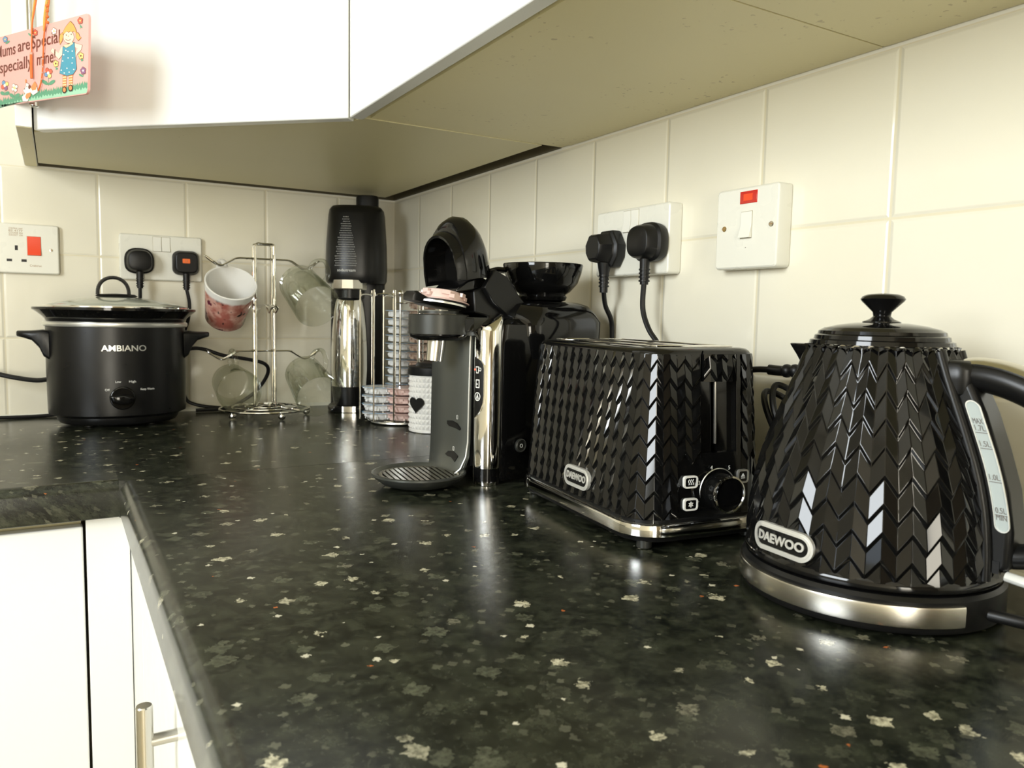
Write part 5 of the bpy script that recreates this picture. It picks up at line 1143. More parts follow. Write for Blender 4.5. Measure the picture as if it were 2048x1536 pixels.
('art_purple',4,1,[-0.2374,-0.0241,-0.2391,-0.0259,-0.2432,-0.0264,-0.2474,-0.0253,-0.2491,-0.0233,-0.2474,-0.0214,-0.2432,-0.0209,-0.2391,-0.022]),
('art_red',4,1,[-0.2482,-0.0216,-0.25,-0.0235,-0.2542,-0.024,-0.2584,-0.0229,-0.2601,-0.0208,-0.2584,-0.019,-0.2541,-0.0185,-0.25,-0.0196]),
('art_bluep',4,1,[-0.245,-0.0162,-0.2467,-0.018,-0.2509,-0.0185,-0.2551,-0.0174,-0.2568,-0.0153,-0.2551,-0.0135,-0.2509,-0.013,-0.2467,-0.0141]),
('art_white',5,0,[-0.2428,-0.02,-0.244,-0.0214,-0.2471,-0.0218,-0.2501,-0.021,-0.2514,-0.0194,-0.2501,-0.018,-0.247,-0.0176,-0.244,-0.0184]),
('art_green',2,0,[-0.2479,-0.0251,-0.2463,-0.0252,-0.2464,-0.0336,-0.248,-0.0335]),
('art_green',3,0,[-0.2479,-0.0321,-0.2515,-0.0328,-0.2565,-0.0322,-0.2611,-0.0307,-0.2634,-0.0288,-0.2626,-0.0272,-0.259,-0.0266,-0.254,-0.0272,-0.2495,-0.0287,-0.2471,-0.0306]),
('art_green',3,0,[-0.2319,-0.0293,-0.2311,-0.0309,-0.2334,-0.0325,-0.2379,-0.0334,-0.2429,-0.0333,-0.2464,-0.0322,-0.2471,-0.0306,-0.2448,-0.029,-0.2403,-0.0281,-0.2353,-0.0282]),
('art_white',4,1,[-0.2035,-0.0242,-0.2049,-0.0257,-0.2083,-0.0261,-0.2117,-0.0252,-0.2131,-0.0235,-0.2117,-0.022,-0.2083,-0.0216,-0.2049,-0.0225]),
('art_white',4,1,[-0.2061,-0.0287,-0.2075,-0.0303,-0.2109,-0.0307,-0.2144,-0.0298,-0.2158,-0.0281,-0.2143,-0.0266,-0.2109,-0.0261,-0.2075,-0.027]),
('art_white',4,1,[-0.215,-0.0267,-0.2165,-0.0283,-0.2199,-0.0287,-0.2234,-0.0278,-0.2248,-0.0261,-0.2234,-0.0246,-0.2199,-0.0241,-0.2165,-0.025]),
('art_white',4,1,[-0.2124,-0.0222,-0.2138,-0.0237,-0.2172,-0.0241,-0.2207,-0.0232,-0.2221,-0.0215,-0.2207,-0.02,-0.2172,-0.0195,-0.2138,-0.0204]),
('art_yellow',5,0,[-0.2106,-0.0254,-0.2116,-0.0265,-0.2141,-0.0269,-0.2166,-0.0262,-0.2176,-0.0249,-0.2166,-0.0237,-0.2141,-0.0234,-0.2116,-0.0241]),
('art_green',2,0,[-0.2149,-0.0296,-0.2133,-0.0297,-0.2134,-0.039,-0.2149,-0.039]),
('art_green',3,0,[-0.215,-0.0375,-0.2186,-0.038,-0.2241,-0.0373,-0.2292,-0.0356,-0.2321,-0.0335,-0.2316,-0.0319,-0.2279,-0.0314,-0.2224,-0.0321,-0.2173,-0.0338,-0.2145,-0.0359]),
('art_green',3,0,[-0.1969,-0.0341,-0.1965,-0.0358,-0.1993,-0.0375,-0.2043,-0.0385,-0.2097,-0.0386,-0.2133,-0.0376,-0.2138,-0.0359,-0.2109,-0.0342,-0.2059,-0.0332,-0.2005,-0.0331]),
('art_red',4,1,[-0.3058,-0.0229,-0.3075,-0.0246,-0.3115,-0.0251,-0.3155,-0.0241,-0.3172,-0.0222,-0.3155,-0.0205,-0.3114,-0.02,-0.3074,-0.021]),
('art_red',4,1,[-0.309,-0.028,-0.3107,-0.0297,-0.3147,-0.0302,-0.3187,-0.0292,-0.3204,-0.0273,-0.3187,-0.0256,-0.3146,-0.0251,-0.3106,-0.0261]),
('art_red',4,1,[-0.3195,-0.0258,-0.3212,-0.0275,-0.3253,-0.028,-0.3294,-0.027,-0.3311,-0.025,-0.3293,-0.0233,-0.3252,-0.0229,-0.3212,-0.0239]),
('art_red',4,1,[-0.3163,-0.0207,-0.318,-0.0224,-0.3221,-0.0228,-0.3262,-0.0218,-0.3278,-0.0199,-0.3261,-0.0182,-0.322,-0.0177,-0.3179,-0.0188]),
('art_yellow',5,0,[-0.3142,-0.0243,-0.3154,-0.0256,-0.3184,-0.0259,-0.3213,-0.0252,-0.3225,-0.0237,-0.3213,-0.0224,-0.3183,-0.022,-0.3154,-0.0228]),
('art_green',2,0,[-0.3193,-0.029,-0.3176,-0.0292,-0.3177,-0.039,-0.3195,-0.0389]),
('art_green',3,0,[-0.3195,-0.0373,-0.3236,-0.0379,-0.3297,-0.0372,-0.3355,-0.0353,-0.3387,-0.0331,-0.3381,-0.0314,-0.3339,-0.0309,-0.3278,-0.0316,-0.3221,-0.0335,-0.3189,-0.0356]),
('art_green',3,0,[-0.2993,-0.0338,-0.2988,-0.0355,-0.302,-0.0373,-0.3076,-0.0384,-0.3136,-0.0385,-0.3177,-0.0374,-0.3182,-0.0357,-0.315,-0.0339,-0.3093,-0.0328,-0.3033,-0.0327]),
('art_yellow',4,1,[-0.3618,-0.0226,-0.3636,-0.0243,-0.3679,-0.0248,-0.3722,-0.0238,-0.3739,-0.0218,-0.3721,-0.02,-0.3678,-0.0196,-0.3635,-0.0206]),
('art_bluep',4,1,[-0.3652,-0.0278,-0.367,-0.0296,-0.3713,-0.0301,-0.3756,-0.029,-0.3773,-0.0271,-0.3755,-0.0253,-0.3712,-0.0248,-0.3669,-0.0259]),
('art_red',4,1,[-0.3764,-0.0255,-0.3782,-0.0273,-0.3826,-0.0278,-0.3869,-0.0267,-0.3887,-0.0247,-0.3868,-0.023,-0.3824,-0.0225,-0.3781,-0.0235]),
('art_purple',4,1,[-0.3729,-0.0202,-0.3748,-0.022,-0.3791,-0.0225,-0.3834,-0.0214,-0.3852,-0.0194,-0.3833,-0.0177,-0.379,-0.0172,-0.3747,-0.0183]),
('art_yellow',5,0,[-0.3707,-0.0239,-0.3721,-0.0253,-0.3752,-0.0257,-0.3783,-0.0249,-0.3796,-0.0234,-0.3782,-0.022,-0.3751,-0.0216,-0.372,-0.0224]),
('art_green',2,0,[-0.3762,-0.0289,-0.3744,-0.029,-0.3746,-0.0391,-0.3765,-0.039]),
('art_green',3,0,[-0.3765,-0.0374,-0.3808,-0.038,-0.3873,-0.0372,-0.3934,-0.0353,-0.3968,-0.0331,-0.3961,-0.0313,-0.3917,-0.0307,-0.3852,-0.0315,-0.3792,-0.0334,-0.3759,-0.0356]),
('art_green',3,0,[-0.355,-0.0337,-0.3545,-0.0355,-0.3579,-0.0374,-0.3638,-0.0385,-0.3702,-0.0386,-0.3745,-0.0375,-0.375,-0.0357,-0.3716,-0.0338,-0.3656,-0.0327,-0.3592,-0.0327]),
('art_white',6,1,[-0.1785,-0.0271,-0.1747,-0.0213,-0.1681,-0.0237,-0.1612,-0.0292,-0.1442,-0.0264,-0.1394,-0.0357,-0.1538,-0.0387,-0.1612,-0.0353,-0.171,-0.0458,-0.186,-0.0449,-0.1898,-0.0385,-0.1785,-0.0352,-0.186,-0.0306]),
('art_orange',7,0,[-0.1612,-0.0282,-0.1491,-0.0211,-0.1419,-0.0266,-0.1454,-0.0323,-0.1563,-0.0326]),
('art_orange',7,0,[-0.1747,-0.0354,-0.1612,-0.0343,-0.1612,-0.0393,-0.1735,-0.0431,-0.1785,-0.0392]),
('art_brown',7,0,[-0.1614,-0.0277,-0.1626,-0.0296,-0.1653,-0.0303,-0.1681,-0.0293,-0.1693,-0.0272,-0.1681,-0.0253,-0.1654,-0.0246,-0.1626,-0.0257]),
('art_orange',5,0,[-0.1748,-0.0192,-0.1755,-0.0212,-0.1772,-0.0219,-0.179,-0.0209,-0.1797,-0.0189,-0.179,-0.0169,-0.1772,-0.0162,-0.1755,-0.0172]),
('art_black',7,0,[-0.1723,-0.0265,-0.1729,-0.027,-0.1741,-0.027,-0.1747,-0.0263,-0.1741,-0.0257,-0.1729,-0.0258]),
('art_black',7,0,[-0.179,-0.029,-0.1797,-0.0296,-0.1812,-0.0295,-0.182,-0.0288,-0.1812,-0.0283,-0.1797,-0.0284]),
]

# ================================================================== CHEVRON SHELL GEOMETRY
def chevron(b, S, N, z0, z1, rh, za, A, Bf, st=0.0032, mask=None, i0=0, i1=None):
    """moulded chevron relief. S(i, z, d) -> point on column boundary i at height z, pushed out by d"""
    rows = int((z1 - z0)/rh) + 3
    for i in range(i0, N if i1 is None else i1):
        if mask and mask(i, None): continue
        o0 = za if i % 2 else 0.0; o1 = za if (i+1) % 2 else 0.0
        f0 = Bf if i % 2 else 0.0; f1 = Bf if (i+1) % 2 else 0.0
        for j in range(-2, rows):
            a0, a1 = z0 + j*rh + o0, z0 + j*rh + o1
            for (u0, u1, w0, w1, e0, e1) in ((a0, a1, a0+st, a1+st, 0.0, A), (a0+st, a1+st, a0+rh, a1+rh, A, 0.0)):
                if (w0 <= z0 and w1 <= z0) or (u0 >= z1 and u1 >= z1): continue
                def lerp(zc, zl, zh, da, db): return da + (db-da)*((zc-zl)/(zh-zl))
                c = lambda v: min(z1, max(z0, v))
                p = [(i, c(u0), lerp(c(u0), u0, w0, e0, e1) + f0), (i+1, c(u1), lerp(c(u1), u1, w1, e0, e1) + f1), (i+1, c(w1), lerp(c(w1), u1, w1, e0, e1) + f1), (i, c(w0), lerp(c(w0), u0, w0, e0, e1) + f0)]
                if mask:
                    k = mask(i, (p[0][1]+p[2][1])/2)
                    if k: p = [(q[0], q[1], 0.0) for q in p]
                P = [S(*q) for q in p]
                Q = [P[0]]
                for v in P[1:]:
                    if (v - Q[-1]).length > 1e-6: Q.append(v)
                if (Q[0]-Q[-1]).length < 1e-6: Q.pop()
                if len(Q) >= 3: b.add(Q, [tuple(range(len(Q)))])

def badge(parent, name, width, height, warp, tilt=0.0):
    b = MB(); R_ = height/2
    o1 = rrect(width, height, R_*0.98, 8); o2 = rrect(width-0.0035, height-0.0035, (R_-0.00175)*0.98, 8); o3 = rrect(width-0.007, height-0.007, (R_-0.0035)*0.98, 8)
    def sub(o_): return o_
    b.prism(o1, -0.001, 0.0016, 1)
    ring_faces(b, o1, o2, 0.0016, 0.0022, 1); b.prism(o2, 0.0014, 0.0018, 0); ring_faces(b, o2, o3, 0.0016, 0.0026, 1)
    text_geo(b, 'DAEWOO', height*0.44, 1, Matrix.Translation((0,0,0.0021)), 0.0004, width=width*0.76, off=0.0003)
    return b.build(name, ['satin_black', 'badge_silver'], parent, warp=warp)

# ================================================================== TOASTER
t = thing('toaster', 'glossy black two-slice toaster with a chevron relief shell, left of the kettle', 'toaster', (-0.1425, -1.0270, 0), math.radians(-6.5))
HW, HL, RC_ = 0.0720, 0.1235, 0.030
XO = 0.0135          # the lever channel sits right of centre
def rr_point(s_, hw, hl, r):
    """point and outward normal at perimeter fraction s_ (starts mid-front, -y side, going towards -x)"""
    sx_, sy_ = 2*(hw-r), 2*(hl-r); arc = PI/2*r; per = 2*sx_ + 2*sy_ + 4*arc
    d = (s_ % 1.0)*per
    if d <= sx_/2: return Vector((-d, -hl)), Vector((0,-1))
    d -= sx_/2
    if d <= arc:
        a = d/r; return Vector((-(hw-r) - r*math.sin(a), -(hl-r) - r*math.cos(a))), Vector((-math.sin(a), -math.cos(a)))
    d -= arc
    if d <= sy_: return Vector((-hw, -(hl-r) + d)), Vector((-1,0))
    d -= sy_
    if d <= arc:
        a = d/r; return Vector((-(hw-r) - r*math.cos(a), (hl-r) + r*math.sin(a))), Vector((-math.cos(a), math.sin(a)))
    d -= arc
    if d <= sx_: return Vector((-(hw-r) + d, hl)), Vector((0,1))
    d -= sx_
    if d <= arc:
        a = d/r; return Vector(((hw-r) + r*math.sin(a), (hl-r) + r*math.cos(a))), Vector((math.sin(a), math.cos(a)))
    d -= arc
    if d <= sy_: return Vector((hw, (hl-r) - d)), Vector((1,0))
    d -= sy_
    if d <= arc:
        a = d/r; return Vector(((hw-r) + r*math.cos(a), -(hl-r) - r*math.sin(a))), Vector((math.cos(a), -math.sin(a)))
    d -= arc
    return Vector(((hw-r) - d, -hl)), Vector((0,-1))
NT = 92; TZ0, TZ1 = 0.0235, 0.1720
def tprof(z): k = (z - TZ0)/(TZ1 - TZ0); return 0.0085*k + 0.002*k*k
def TS(i, z, d):
    p, n_ = rr_point(i/NT, HW, HL, RC_); q = p - n_*tprof(z) + n_*d
    return Vector((q.x, q.y, z))
def tmask(i, z):
    s_ = (i + 0.5)/NT; s_ = s_ if s_ < 0.5 else s_ - 1
    p, n_ = rr_point(s_, HW, HL, RC_)
    if n_.y > -0.7: return False
    if z is None: return abs(p.x - XO) < 0.0245 and p.y < 0      # open strip for the lever channel panel
    return (z < 0.078 and -0.034 < p.x) 
b = MB(); chevron(b, TS, NT, TZ0, TZ1, 0.0165, 0.0095, 0.0019, 0.0004, st=0.0032, mask=tmask)
b.build('chevron_shell', 'gloss_black_facets', t, bevel=0.00035, blim=7, bseg=1, sharp=3)
# smooth front panel with a channel for the lever
b = MB()
fw_ = 0.0255
def fy(z): return -(HL - tprof(z))
zs = [TZ0 + (TZ1-TZ0)*k/12 for k in range(13)]
CH0 = 0.083          # channel floor
def col(x0, x1, zlist, dy=0.0, mi=0):
    V = []; F = []
    for z in zlist: V += [(x0, fy(z)+dy, z), (x1, fy(z)+dy, z)]
    for k in range(len(zlist)-1): F.append((2*k, 2*k+1, 2*k+3, 2*k+2))
    b.add(V, F, mi)
lo = [z for z in zs if z < CH0] + [CH0]; hi = [CH0] + [z for z in zs if z > CH0]
col(-fw_, fw_, lo, -0.0004)
col(-fw_, -0.0195, hi, -0.0004); col(0.0195, fw_, hi, -0.0004)
for x0, x1, dy in ((-0.0195,-0.0035,0.006),(0.0035,0.0195,0.006)): col(x0, x1, hi, dy)
for x in (-0.0195, 0.0195):
    V = []; F = []
    for z in hi: V += [(x, fy(z)-0.0004, z), (x, fy(z)+0.006, z)]
    for k in range(len(hi)-1): F.append((2*k, 2*k+1, 2*k+3, 2*k+2))
    b.add(V, F)
for x in (-0.0035, 0.0035):
    V = []; F = []
    for z in hi: V += [(x, fy(z)+0.006, z), (x, fy(z)+0.016, z)]
    for k in range(len(hi)-1): F.append((2*k, 2*k+1, 2*k+3, 2*k+2))
    b.add(V, F)
col(-0.0035, 0.0035, hi, 0.016)
b.add([(-0.0195,fy(CH0)-0.0004,CH0),(0.0195,fy(CH0)-0.0004,CH0),(0.0195,fy(CH0)+0.006,CH0),(-0.0195,fy(CH0)+0.006,CH0)], [(0,1,2,3)])
b.v = [p + Vector((XO,0,0)) for p in b.v]
front = b.build('front_panel', 'gloss_black', t, sharp=30)
b = MB()
for x in (-0.0205, 0.0205): b.tube([(x, fy(0.080)-0.0008, 0.080), (x, fy(0.12)-0.0008, 0.12), (x, fy(0.172)-0.0008, 0.172)], 0.0006, 6)
b.v = [p + Vector((XO,0,0)) for p in b.v]
b.build('channel_trim', 'gloss_black', front)
b = MB(); b.tube([(-0.001, fy(0.0905)+0.004, 0.0905), (-0.001, fy(0.12)+0.0035, 0.12), (-0.001, fy(0.1575)+0.003, 0.1575)], 0.0014, 8); b.v = [p + Vector((XO,0,0)) for p in b.v]; b.build('lever_rod', 'brushed_steel', t)
# lever knob carries the same relief
b = MB()
LZ0, LZ1 = 0.1475, 0.1720
def LS(i, z, d): return Vector((0.0180 - 0.036*i/6, -0.1235 - 0.004 + 0.0095*(z-TZ0)/(TZ1-TZ0) - d + 0.003*((i-3)/3)**4, z))
chevron(b, LS, 6, LZ0, LZ1, 0.0165, 0.0085, 0.0019, 0.0004, st=0.0032)
yb = -0.108
b.box(-0.0178, 0.0178, -0.1165, yb, LZ0, LZ1 + 0.0)
b.add([(-0.018,LS(6,LZ1,0).y,LZ1),(0.018,LS(0,LZ1,0).y,LZ1),(0.0165,-0.1135,LZ1+0.003),(-0.0165,-0.1135,LZ1+0.003)], [(0,1,2,3)])
b.add([(-0.0165,-0.1135,LZ1+0.003),(0.0165,-0.1135,LZ1+0.003),(0.0165,yb,LZ1+0.003),(-0.0165,yb,LZ1+0.003)], [(0,1,2,3)])
b.add([(-0.018,LS(6,LZ0,0).y-0.001,LZ0),(0.018,LS(0,LZ0,0).y-0.001,LZ0),(0.0178,-0.1165,LZ0),(-0.0178,-0.1165,LZ0)], [(0,1,2,3)])
b.v = [p + Vector((XO,0,0)) for p in b.v]
b.build('lever_knob', 'gloss_black_facets', t, sharp=3)
# lid: rounded shoulder, chrome top with two slots
def trr(ins, z, n=60): return [(*(lambda pn_: (pn_[0] - pn_[1]*ins))(rr_point(k/n, HW, HL, RC_)), z) for k in range(n)]
b = MB(); T1 = tprof(TZ1)
b.loft([trr(T1-0.0004, TZ1-0.002), trr(T1-0.0004, TZ1), trr(T1+0.0010, TZ1+0.0025), trr(T1+0.0040, TZ1+0.0045), trr(T1+0.010, TZ1+0.0055)], cap=(False, True)); b.build('top_cover', 'gloss_black', t, sharp=50)
b = MB(); tz = TZ1 + 0.0056
for x0, x1 in ((-0.0425,-0.0360),(-0.0075,0.0075),(0.0360,0.0425)): b.box(x0, x1, -0.090, 0.090, tz, tz+0.0016)
for y0, y1 in ((-0.098,-0.086),(0.086,0.098)): b.box(-0.0425, 0.0425, y0, y1, tz, tz+0.0016)
b.build('slot_surround', 'chrome', t, bevel=0.0005)
for s in (-1, 1):
    b = MB(); b.box(s*0.0218-0.0145, s*0.0218+0.0145, -0.0865, 0.0865, tz-0.0002, tz+0.0002); b.build('bread_slot', 'rubber_black', t)
# chrome skirt and feet
def trb(out_, z, n=72): return [(*(lambda pn_: (pn_[0] + pn_[1]*out_))(rr_point(k/n, HW, HL, RC_)), z) for k in range(n)]
b = MB(); b.loft([trb(-0.004,0.0235), trb(0.0022,0.0235), trb(0.0048,0.0222), trb(0.0056,0.0195), trb(0.0056,0.0125), trb(0.0040,0.0110), trb(-0.006,0.0105)]); b.build('chrome_skirt', 'chrome', t, sharp=45)
b = MB(); b.loft([trb(0.0015,0.0236), trb(0.0015,0.0262), trb(-0.001,0.0268)], cap=(False, False)); b.build('skirt_seal', 'satin_black', t)
b = MB(); b.loft([trb(0.0020,0.0110), trb(0.0010,0.0070), trb(-0.004,0.0060)]); b.build('underside', 'satin_black', t)
for sx_, sy_ in ((-1,-1),(1,-1),(-1,1),(1,1)):
    b = MB(); b.lathe([(0,0.0003),(0.0062,0.0003),(0.0068,0.001),(0.0068,0.0075),(0,0.0075)], 24, c=(sx_*0.058, sy_*0.112, 0)); b.build('foot', 'graphite', t)
# controls
def ctl(x, z): return frame((x, fy(z) - 0.0004, z), (1,0,0), (0,-1,0))
for x, z, sym in ((-0.0185, 0.0585, 'heat'), (-0.0185, 0.0385, 'frost'), (0.0400, 0.0600, 'eject')):
    w_, h_ = (0.0150, 0.0110) if sym != 'eject' else (0.0125, 0.0125)
    b = MB(); Mx = ctl(x, z)
    ring_faces(b, rrect(w_, h_, 0.0030, 4), rrect(w_-0.0030, h_-0.0030, 0.0018, 4), -0.001, 0.0022, 1, Mx); b.prism(rrect(w_-0.0028, h_-0.0028, 0.0018, 4), -0.001, 0.0016, 0, Mx)
    o = b.build('push_button', ['gloss_black', 'print_white' if sym != 'eject' else 'silver_trim'], t)
    b = MB()
    if sym == 'heat':
        for dx in (-0.0022, 0.0, 0.0022): b.tube([Mx @ Vector((dx + 0.0005*math.sin(k*1.25), -0.0025 + 0.005*k/6, 0.0018)) for k in range(7)], 0.00035, 6)
    elif sym == 'frost':
        for a in (0, 60, 120): b.box(-0.0026, 0.0026, -0.0004, 0.0004, 0.0016, 0.0020, 0, Mx @ Matrix.Rotation(math.radians(a+30), 4, 'Z'))
        ring_faces(b, [(0.0018*math.cos(2*PI*k/12), 0.0018*math.sin(2*PI*k/12)) for k in range(12)], [(0.0011*math.cos(2*PI*k/12), 0.0011*math.sin(2*PI*k/12)) for k in range(12)], 0.0016, 0.0020, 0, Mx)
    else:
        b.prism([(-0.0022,-0.0004),(0.0022,-0.0004),(0,0.0028)], 0.0016, 0.0020, 0, Mx); b.box(-0.0022, 0.0022, -0.0020, -0.0012, 0.0016, 0.0020, 0, Mx)
    s_ = b.build('button_symbol', 'print_white', t); s_.parent = o
Mx = ctl(0.0130, 0.0480)
b = MB(); b.lathe([(0.0200,-0.0005),(0.0205,0.0003),(0.0210,-0.0005)], 48, 0, Mx); b.build('dial_ring', 'silver_trim', t)
b = MB(); b.lathe([(0,-0.001),(0.0170,-0.001),(0.0165,0.013),(0.0155,0.0150),(0.0150,0.0150)], 56, 0, Mx); b.lathe([(0.0165,0.0132),(0.0170,0.0142),(0.0168,0.0165),(0.0152,0.0172),(0.0148,0.0160)], 56, 1, Mx); b.lathe([(0.0150,0.0158),(0.008,0.0163),(0,0.0164)], 56, 0, Mx)
dial = b.build('browning_dial', ['gloss_black', 'chrome'], t)
b = MB(); b.box(-0.0004, 0.0004, -0.0004, 0.0004, 0, 0.001, 0, Mx)
b = MB()
for k, a in enumerate((252, 205, 158, 112, 62)):
    a = math.radians(a); b2 = MB(); text_geo(b2, str(k+1), 0.0052, 0, Mx @ Matrix.Translation((0.0236*math.cos(a), 0.0236*math.sin(a), 0.0004)), 0.0001); b2.build('dial_number', 'print_white', t)
cy_, cz_ = -0.0145, 0.0450
badge(t, 'brand_badge', 0.050, 0.0205, lambda p: Vector((-(HW - tprof(p.y + cz_)) - 0.0022 - p.z, cy_ - p.x, cz_ + p.y)))
t_toaster = t
# its mains lead, looped and hanging behind
t = thing('coiled_cable', 'coiled black mains lead with a ribbed grip, behind the toaster and kettle', 'power cord', (-0.040, -1.135, 0))
b = MB()
P = [(0.010,-0.002,0.170),(0.000,0.003,0.160),(-0.004,0.010,0.152)]
b.tube(catmull([(0.018,-0.060,0.158),(0.008,-0.020,0.1545),(0.004,0.010,0.1535),(0.000,0.024,0.154)], 5), 0.0052, 12, rad=None)
for k in range(8):
    q0 = Vector((0.0165,-0.054,0.1573)).lerp(Vector((0.003,0.004,0.1540)), k/7); b.sphere(q0, 0.0068, 10)
b.build('cable_grip', 'rubber_black', t)
b = MB(); b.tube(catmull([(0.001,0.022,0.154),(-0.003,0.040,0.153),(-0.006,0.060,0.148),(-0.004,0.072,0.125),(0.004,0.075,0.08),(0.010,0.070,0.04),(0.012,0.050,0.0045)], 6), 0.0032, 10); b.build('cable', 'rubber_black', t)
b = MB()
for k in range(2):
    o_ = k*0.007
    b.tube(catmull([(0.014+o_*0.5,-0.035,0.085),(0.010+o_*0.3,-0.010+o_,0.125-o_),(-0.006,0.008+o_*1.5,0.140-o_),(-0.018-o_*0.4,0.0+o_,0.118),(-0.014,-0.018+o_,0.080),(0.000,-0.030,0.050),(0.012,-0.040+o_,0.055)], 8, closed=True), 0.0031, 10, closed=True)
b.tube(catmull([(0.000,-0.030,0.050),(0.000,-0.020,0.020),(0.004,-0.01,0.005),(0.010,-0.02,0.0042)], 6), 0.0031, 10)
b.build('cable_loop', 'rubber_black', t)

# ================================================================== KETTLE
KC = Vector((-0.1330, -1.2945, 0)); KR = math.radians(-81.7)
t = thing('kettle_stand', 'round black kettle base with a brushed steel band, under the kettle', 'kettle base', KC, KR)
b = MB(); b.lathe([(0,0.0015),(0.084,0.0015),(0.0890,0.0030),(0.0905,0.0060),(0.0905,0.0245),(0.0880,0.0270),(0.080,0.0275),(0,0.0275)], 96); b.build('base_body', 'satin_black', t, sharp=40)
b = MB(); a0, a1 = math.radians(-300), math.radians(-24)
b.lathe([(0.0904,0.0078),(0.0922,0.0082),(0.0924,0.0095),(0.0924,0.0205),(0.0920,0.0218),(0.0904,0.0222)], 80, a0=a0, a1=a1); b.build('steel_band', 'brushed_steel', t, sharp=45)
b = MB()
for a in (30, 150, 270): b.lathe([(0,0.0002),(0.007,0.0002),(0.007,0.002),(0,0.002)], 12, c=(0.07*math.cos(math.radians(a)), 0.07*math.sin(math.radians(a)), 0))
ft = b
for a in (30, 150, 270):
    b = MB(); b.lathe([(0,0.0002),(0.007,0.0002),(0.007,0.002),(0,0.002)], 12, c=(0.07*math.cos(math.radians(a)), 0.07*math.sin(math.radians(a)), 0)); b.build('foot', 'rubber_black', t)
b = MB(); b.tube(catmull([(0.088,-0.012,0.0125),(0.100,-0.010,0.0125),(0.112,-0.006,0.0120),(0.122,0.004,0.0105),(0.14,0.03,0.006),(0.15,0.07,0.0045),(0.12,0.100,0.0045)], 6), 0.0042, 12, rad=None); b.build('cord', 'rubber_black', t)

t = thing('kettle', 'glossy black chevron-relief kettle with a domed lid and steel-topped handle, at far right', 'kettle', KC + Vector((0,0,0.0278)), KR)
# heights below are relative to the worktop, shifted by the base
def kr(z):
    P = ((0.028,0.0868),(0.040,0.0866),(0.055,0.0860),(0.068,0.0847),(0.082,0.0828),(0.095,0.0800),(0.1085,0.0764),(0.121,0.0722),(0.1334,0.0676),(0.145,0.0632),(0.1565,0.0590),(0.168,0.0547),(0.1795,0.0509),(0.188,0.0482),(0.200,0.0455))
    for (za, ra), (zb, rb) in zip(P, P[1:]):
        if z <= zb: 
            k = (z-za)/(zb-za); return ra + (rb-ra)*k
    return P[-1][1]
dz = -0.0278
NK = 60; KZ0, KZ1 = 0.0345, 0.1865
def KS(i, z, d):
    a = 2*PI*i/NK - PI/2 + 0.02; r = kr(z) + d
    return Vector((r*math.cos(a), r*math.sin(a), z + dz))
b = MB(); chevron(b, KS, NK, KZ0, KZ1, 0.0182, 0.0120, 0.0021, 0.0005, st=0.0036)
b.build('chevron_body', 'gloss_black_facets', t, bevel=0.00035, blim=7, bseg=1, sharp=3)
b = MB(); b.lathe([(0,0.0282+dz),(0.084,0.0282+dz),(0.0885,0.0295+dz),(0.0890,0.0320+dz),(0.0878,0.0350+dz),(0.0850,0.0380+dz)], 96); b.build('bottom_ring', 'gloss_black', t, sharp=50)
b = MB(); b.lathe([(0.0460,0.1850+dz),(0.0492,0.1856+dz),(0.0495,0.1872+dz),(0.0470,0.1885+dz)], 72, 1); b.lathe([(0.0495,0.1870+dz),(0.0488,0.1900+dz),(0.0462,0.1908+dz),(0.0456,0.1935+dz),(0.0436,0.1945+dz),(0.0430,0.1968+dz),(0.0390,0.1990+dz)], 72, 0)
b.build('collar', ['gloss_black', 'chrome'], t, sharp=30)
b = MB(); b.lathe([(0.0430,0.1960+dz),(0.0400,0.1985+dz),(0.0300,0.2012+dz),(0.018,0.2030+dz),(0.0,0.2036+dz)], 72); lid = b.build('lid', 'gloss_black', t)
b = MB(); b.lathe([(0.0135,0.2020+dz),(0.0130,0.2040+dz),(0.0085,0.2058+dz),(0.0060,0.2080+dz),(0.0065,0.2110+dz),(0.0145,0.2190+dz),(0.0153,0.2205+dz),(0.0140,0.2225+dz),(0.0105,0.2240+dz),(0,0.2250+dz)], 56); b.build('lid_knob', 'gloss_black', lid, sharp=50)
# spout, opposite the handle
b = MB(); rings = []
for k in range(5):
    f_ = k/4; z = 0.150 + 0.036*f_; out_ = kr(z) - 0.006 + 0.0015 + 0.027*f_**1.3; hw = 0.006 + 0.014*f_
    rings.append([(-out_, 0, z+dz), (-out_+0.004, hw*0.55, z+dz), (-kr(z)+0.010, hw*1.2, z+dz), (-kr(z)+0.014, 0, z+dz), (-kr(z)+0.010, -hw*1.2, z+dz), (-out_+0.004, -hw*0.55, z+dz)])
b.loft(rings); b.build('spout', 'gloss_black', t, bevel=0.0015)
# handle mount: a shaped rail down the body, its flat side carries the water gauge
def mount(hy, inner, outer, zlist, mb, mi=0):
    rings = []
    for z in zlist:
        a, o_ = inner(z), outer(z)
        rings.append([(a, -hy, z+dz), ((a+o_)/2, -hy, z+dz), (o_-0.003, -hy, z+dz), (o_, -hy+0.003, z+dz), (o_, hy-0.003, z+dz), (o_-0.003, hy, z+dz), (a, hy, z+dz)])
    mb.loft(rings, mi)
zl = [0.044,0.048,0.070,0.095,0.120,0.145,0.162,0.172]
def mo(z):
    P = ((0.040,0.0950),(0.046,0.0992),(0.070,0.0992),(0.095,0.0952),(0.120,0.0875),(0.145,0.0785),(0.162,0.0705),(0.172,0.065))
    for (za, ra), (zb, rb) in zip(P, P[1:]):
        if z <= zb: return ra + (rb-ra)*(z-za)/(zb-za)
    return 0.068
b = MB(); mount(0.0145, lambda z: kr(z)-0.012, mo, zl, b); b.build('handle_mount', 'satin_black', t, bevel=0.0015)
b = MB(); pts = []; 
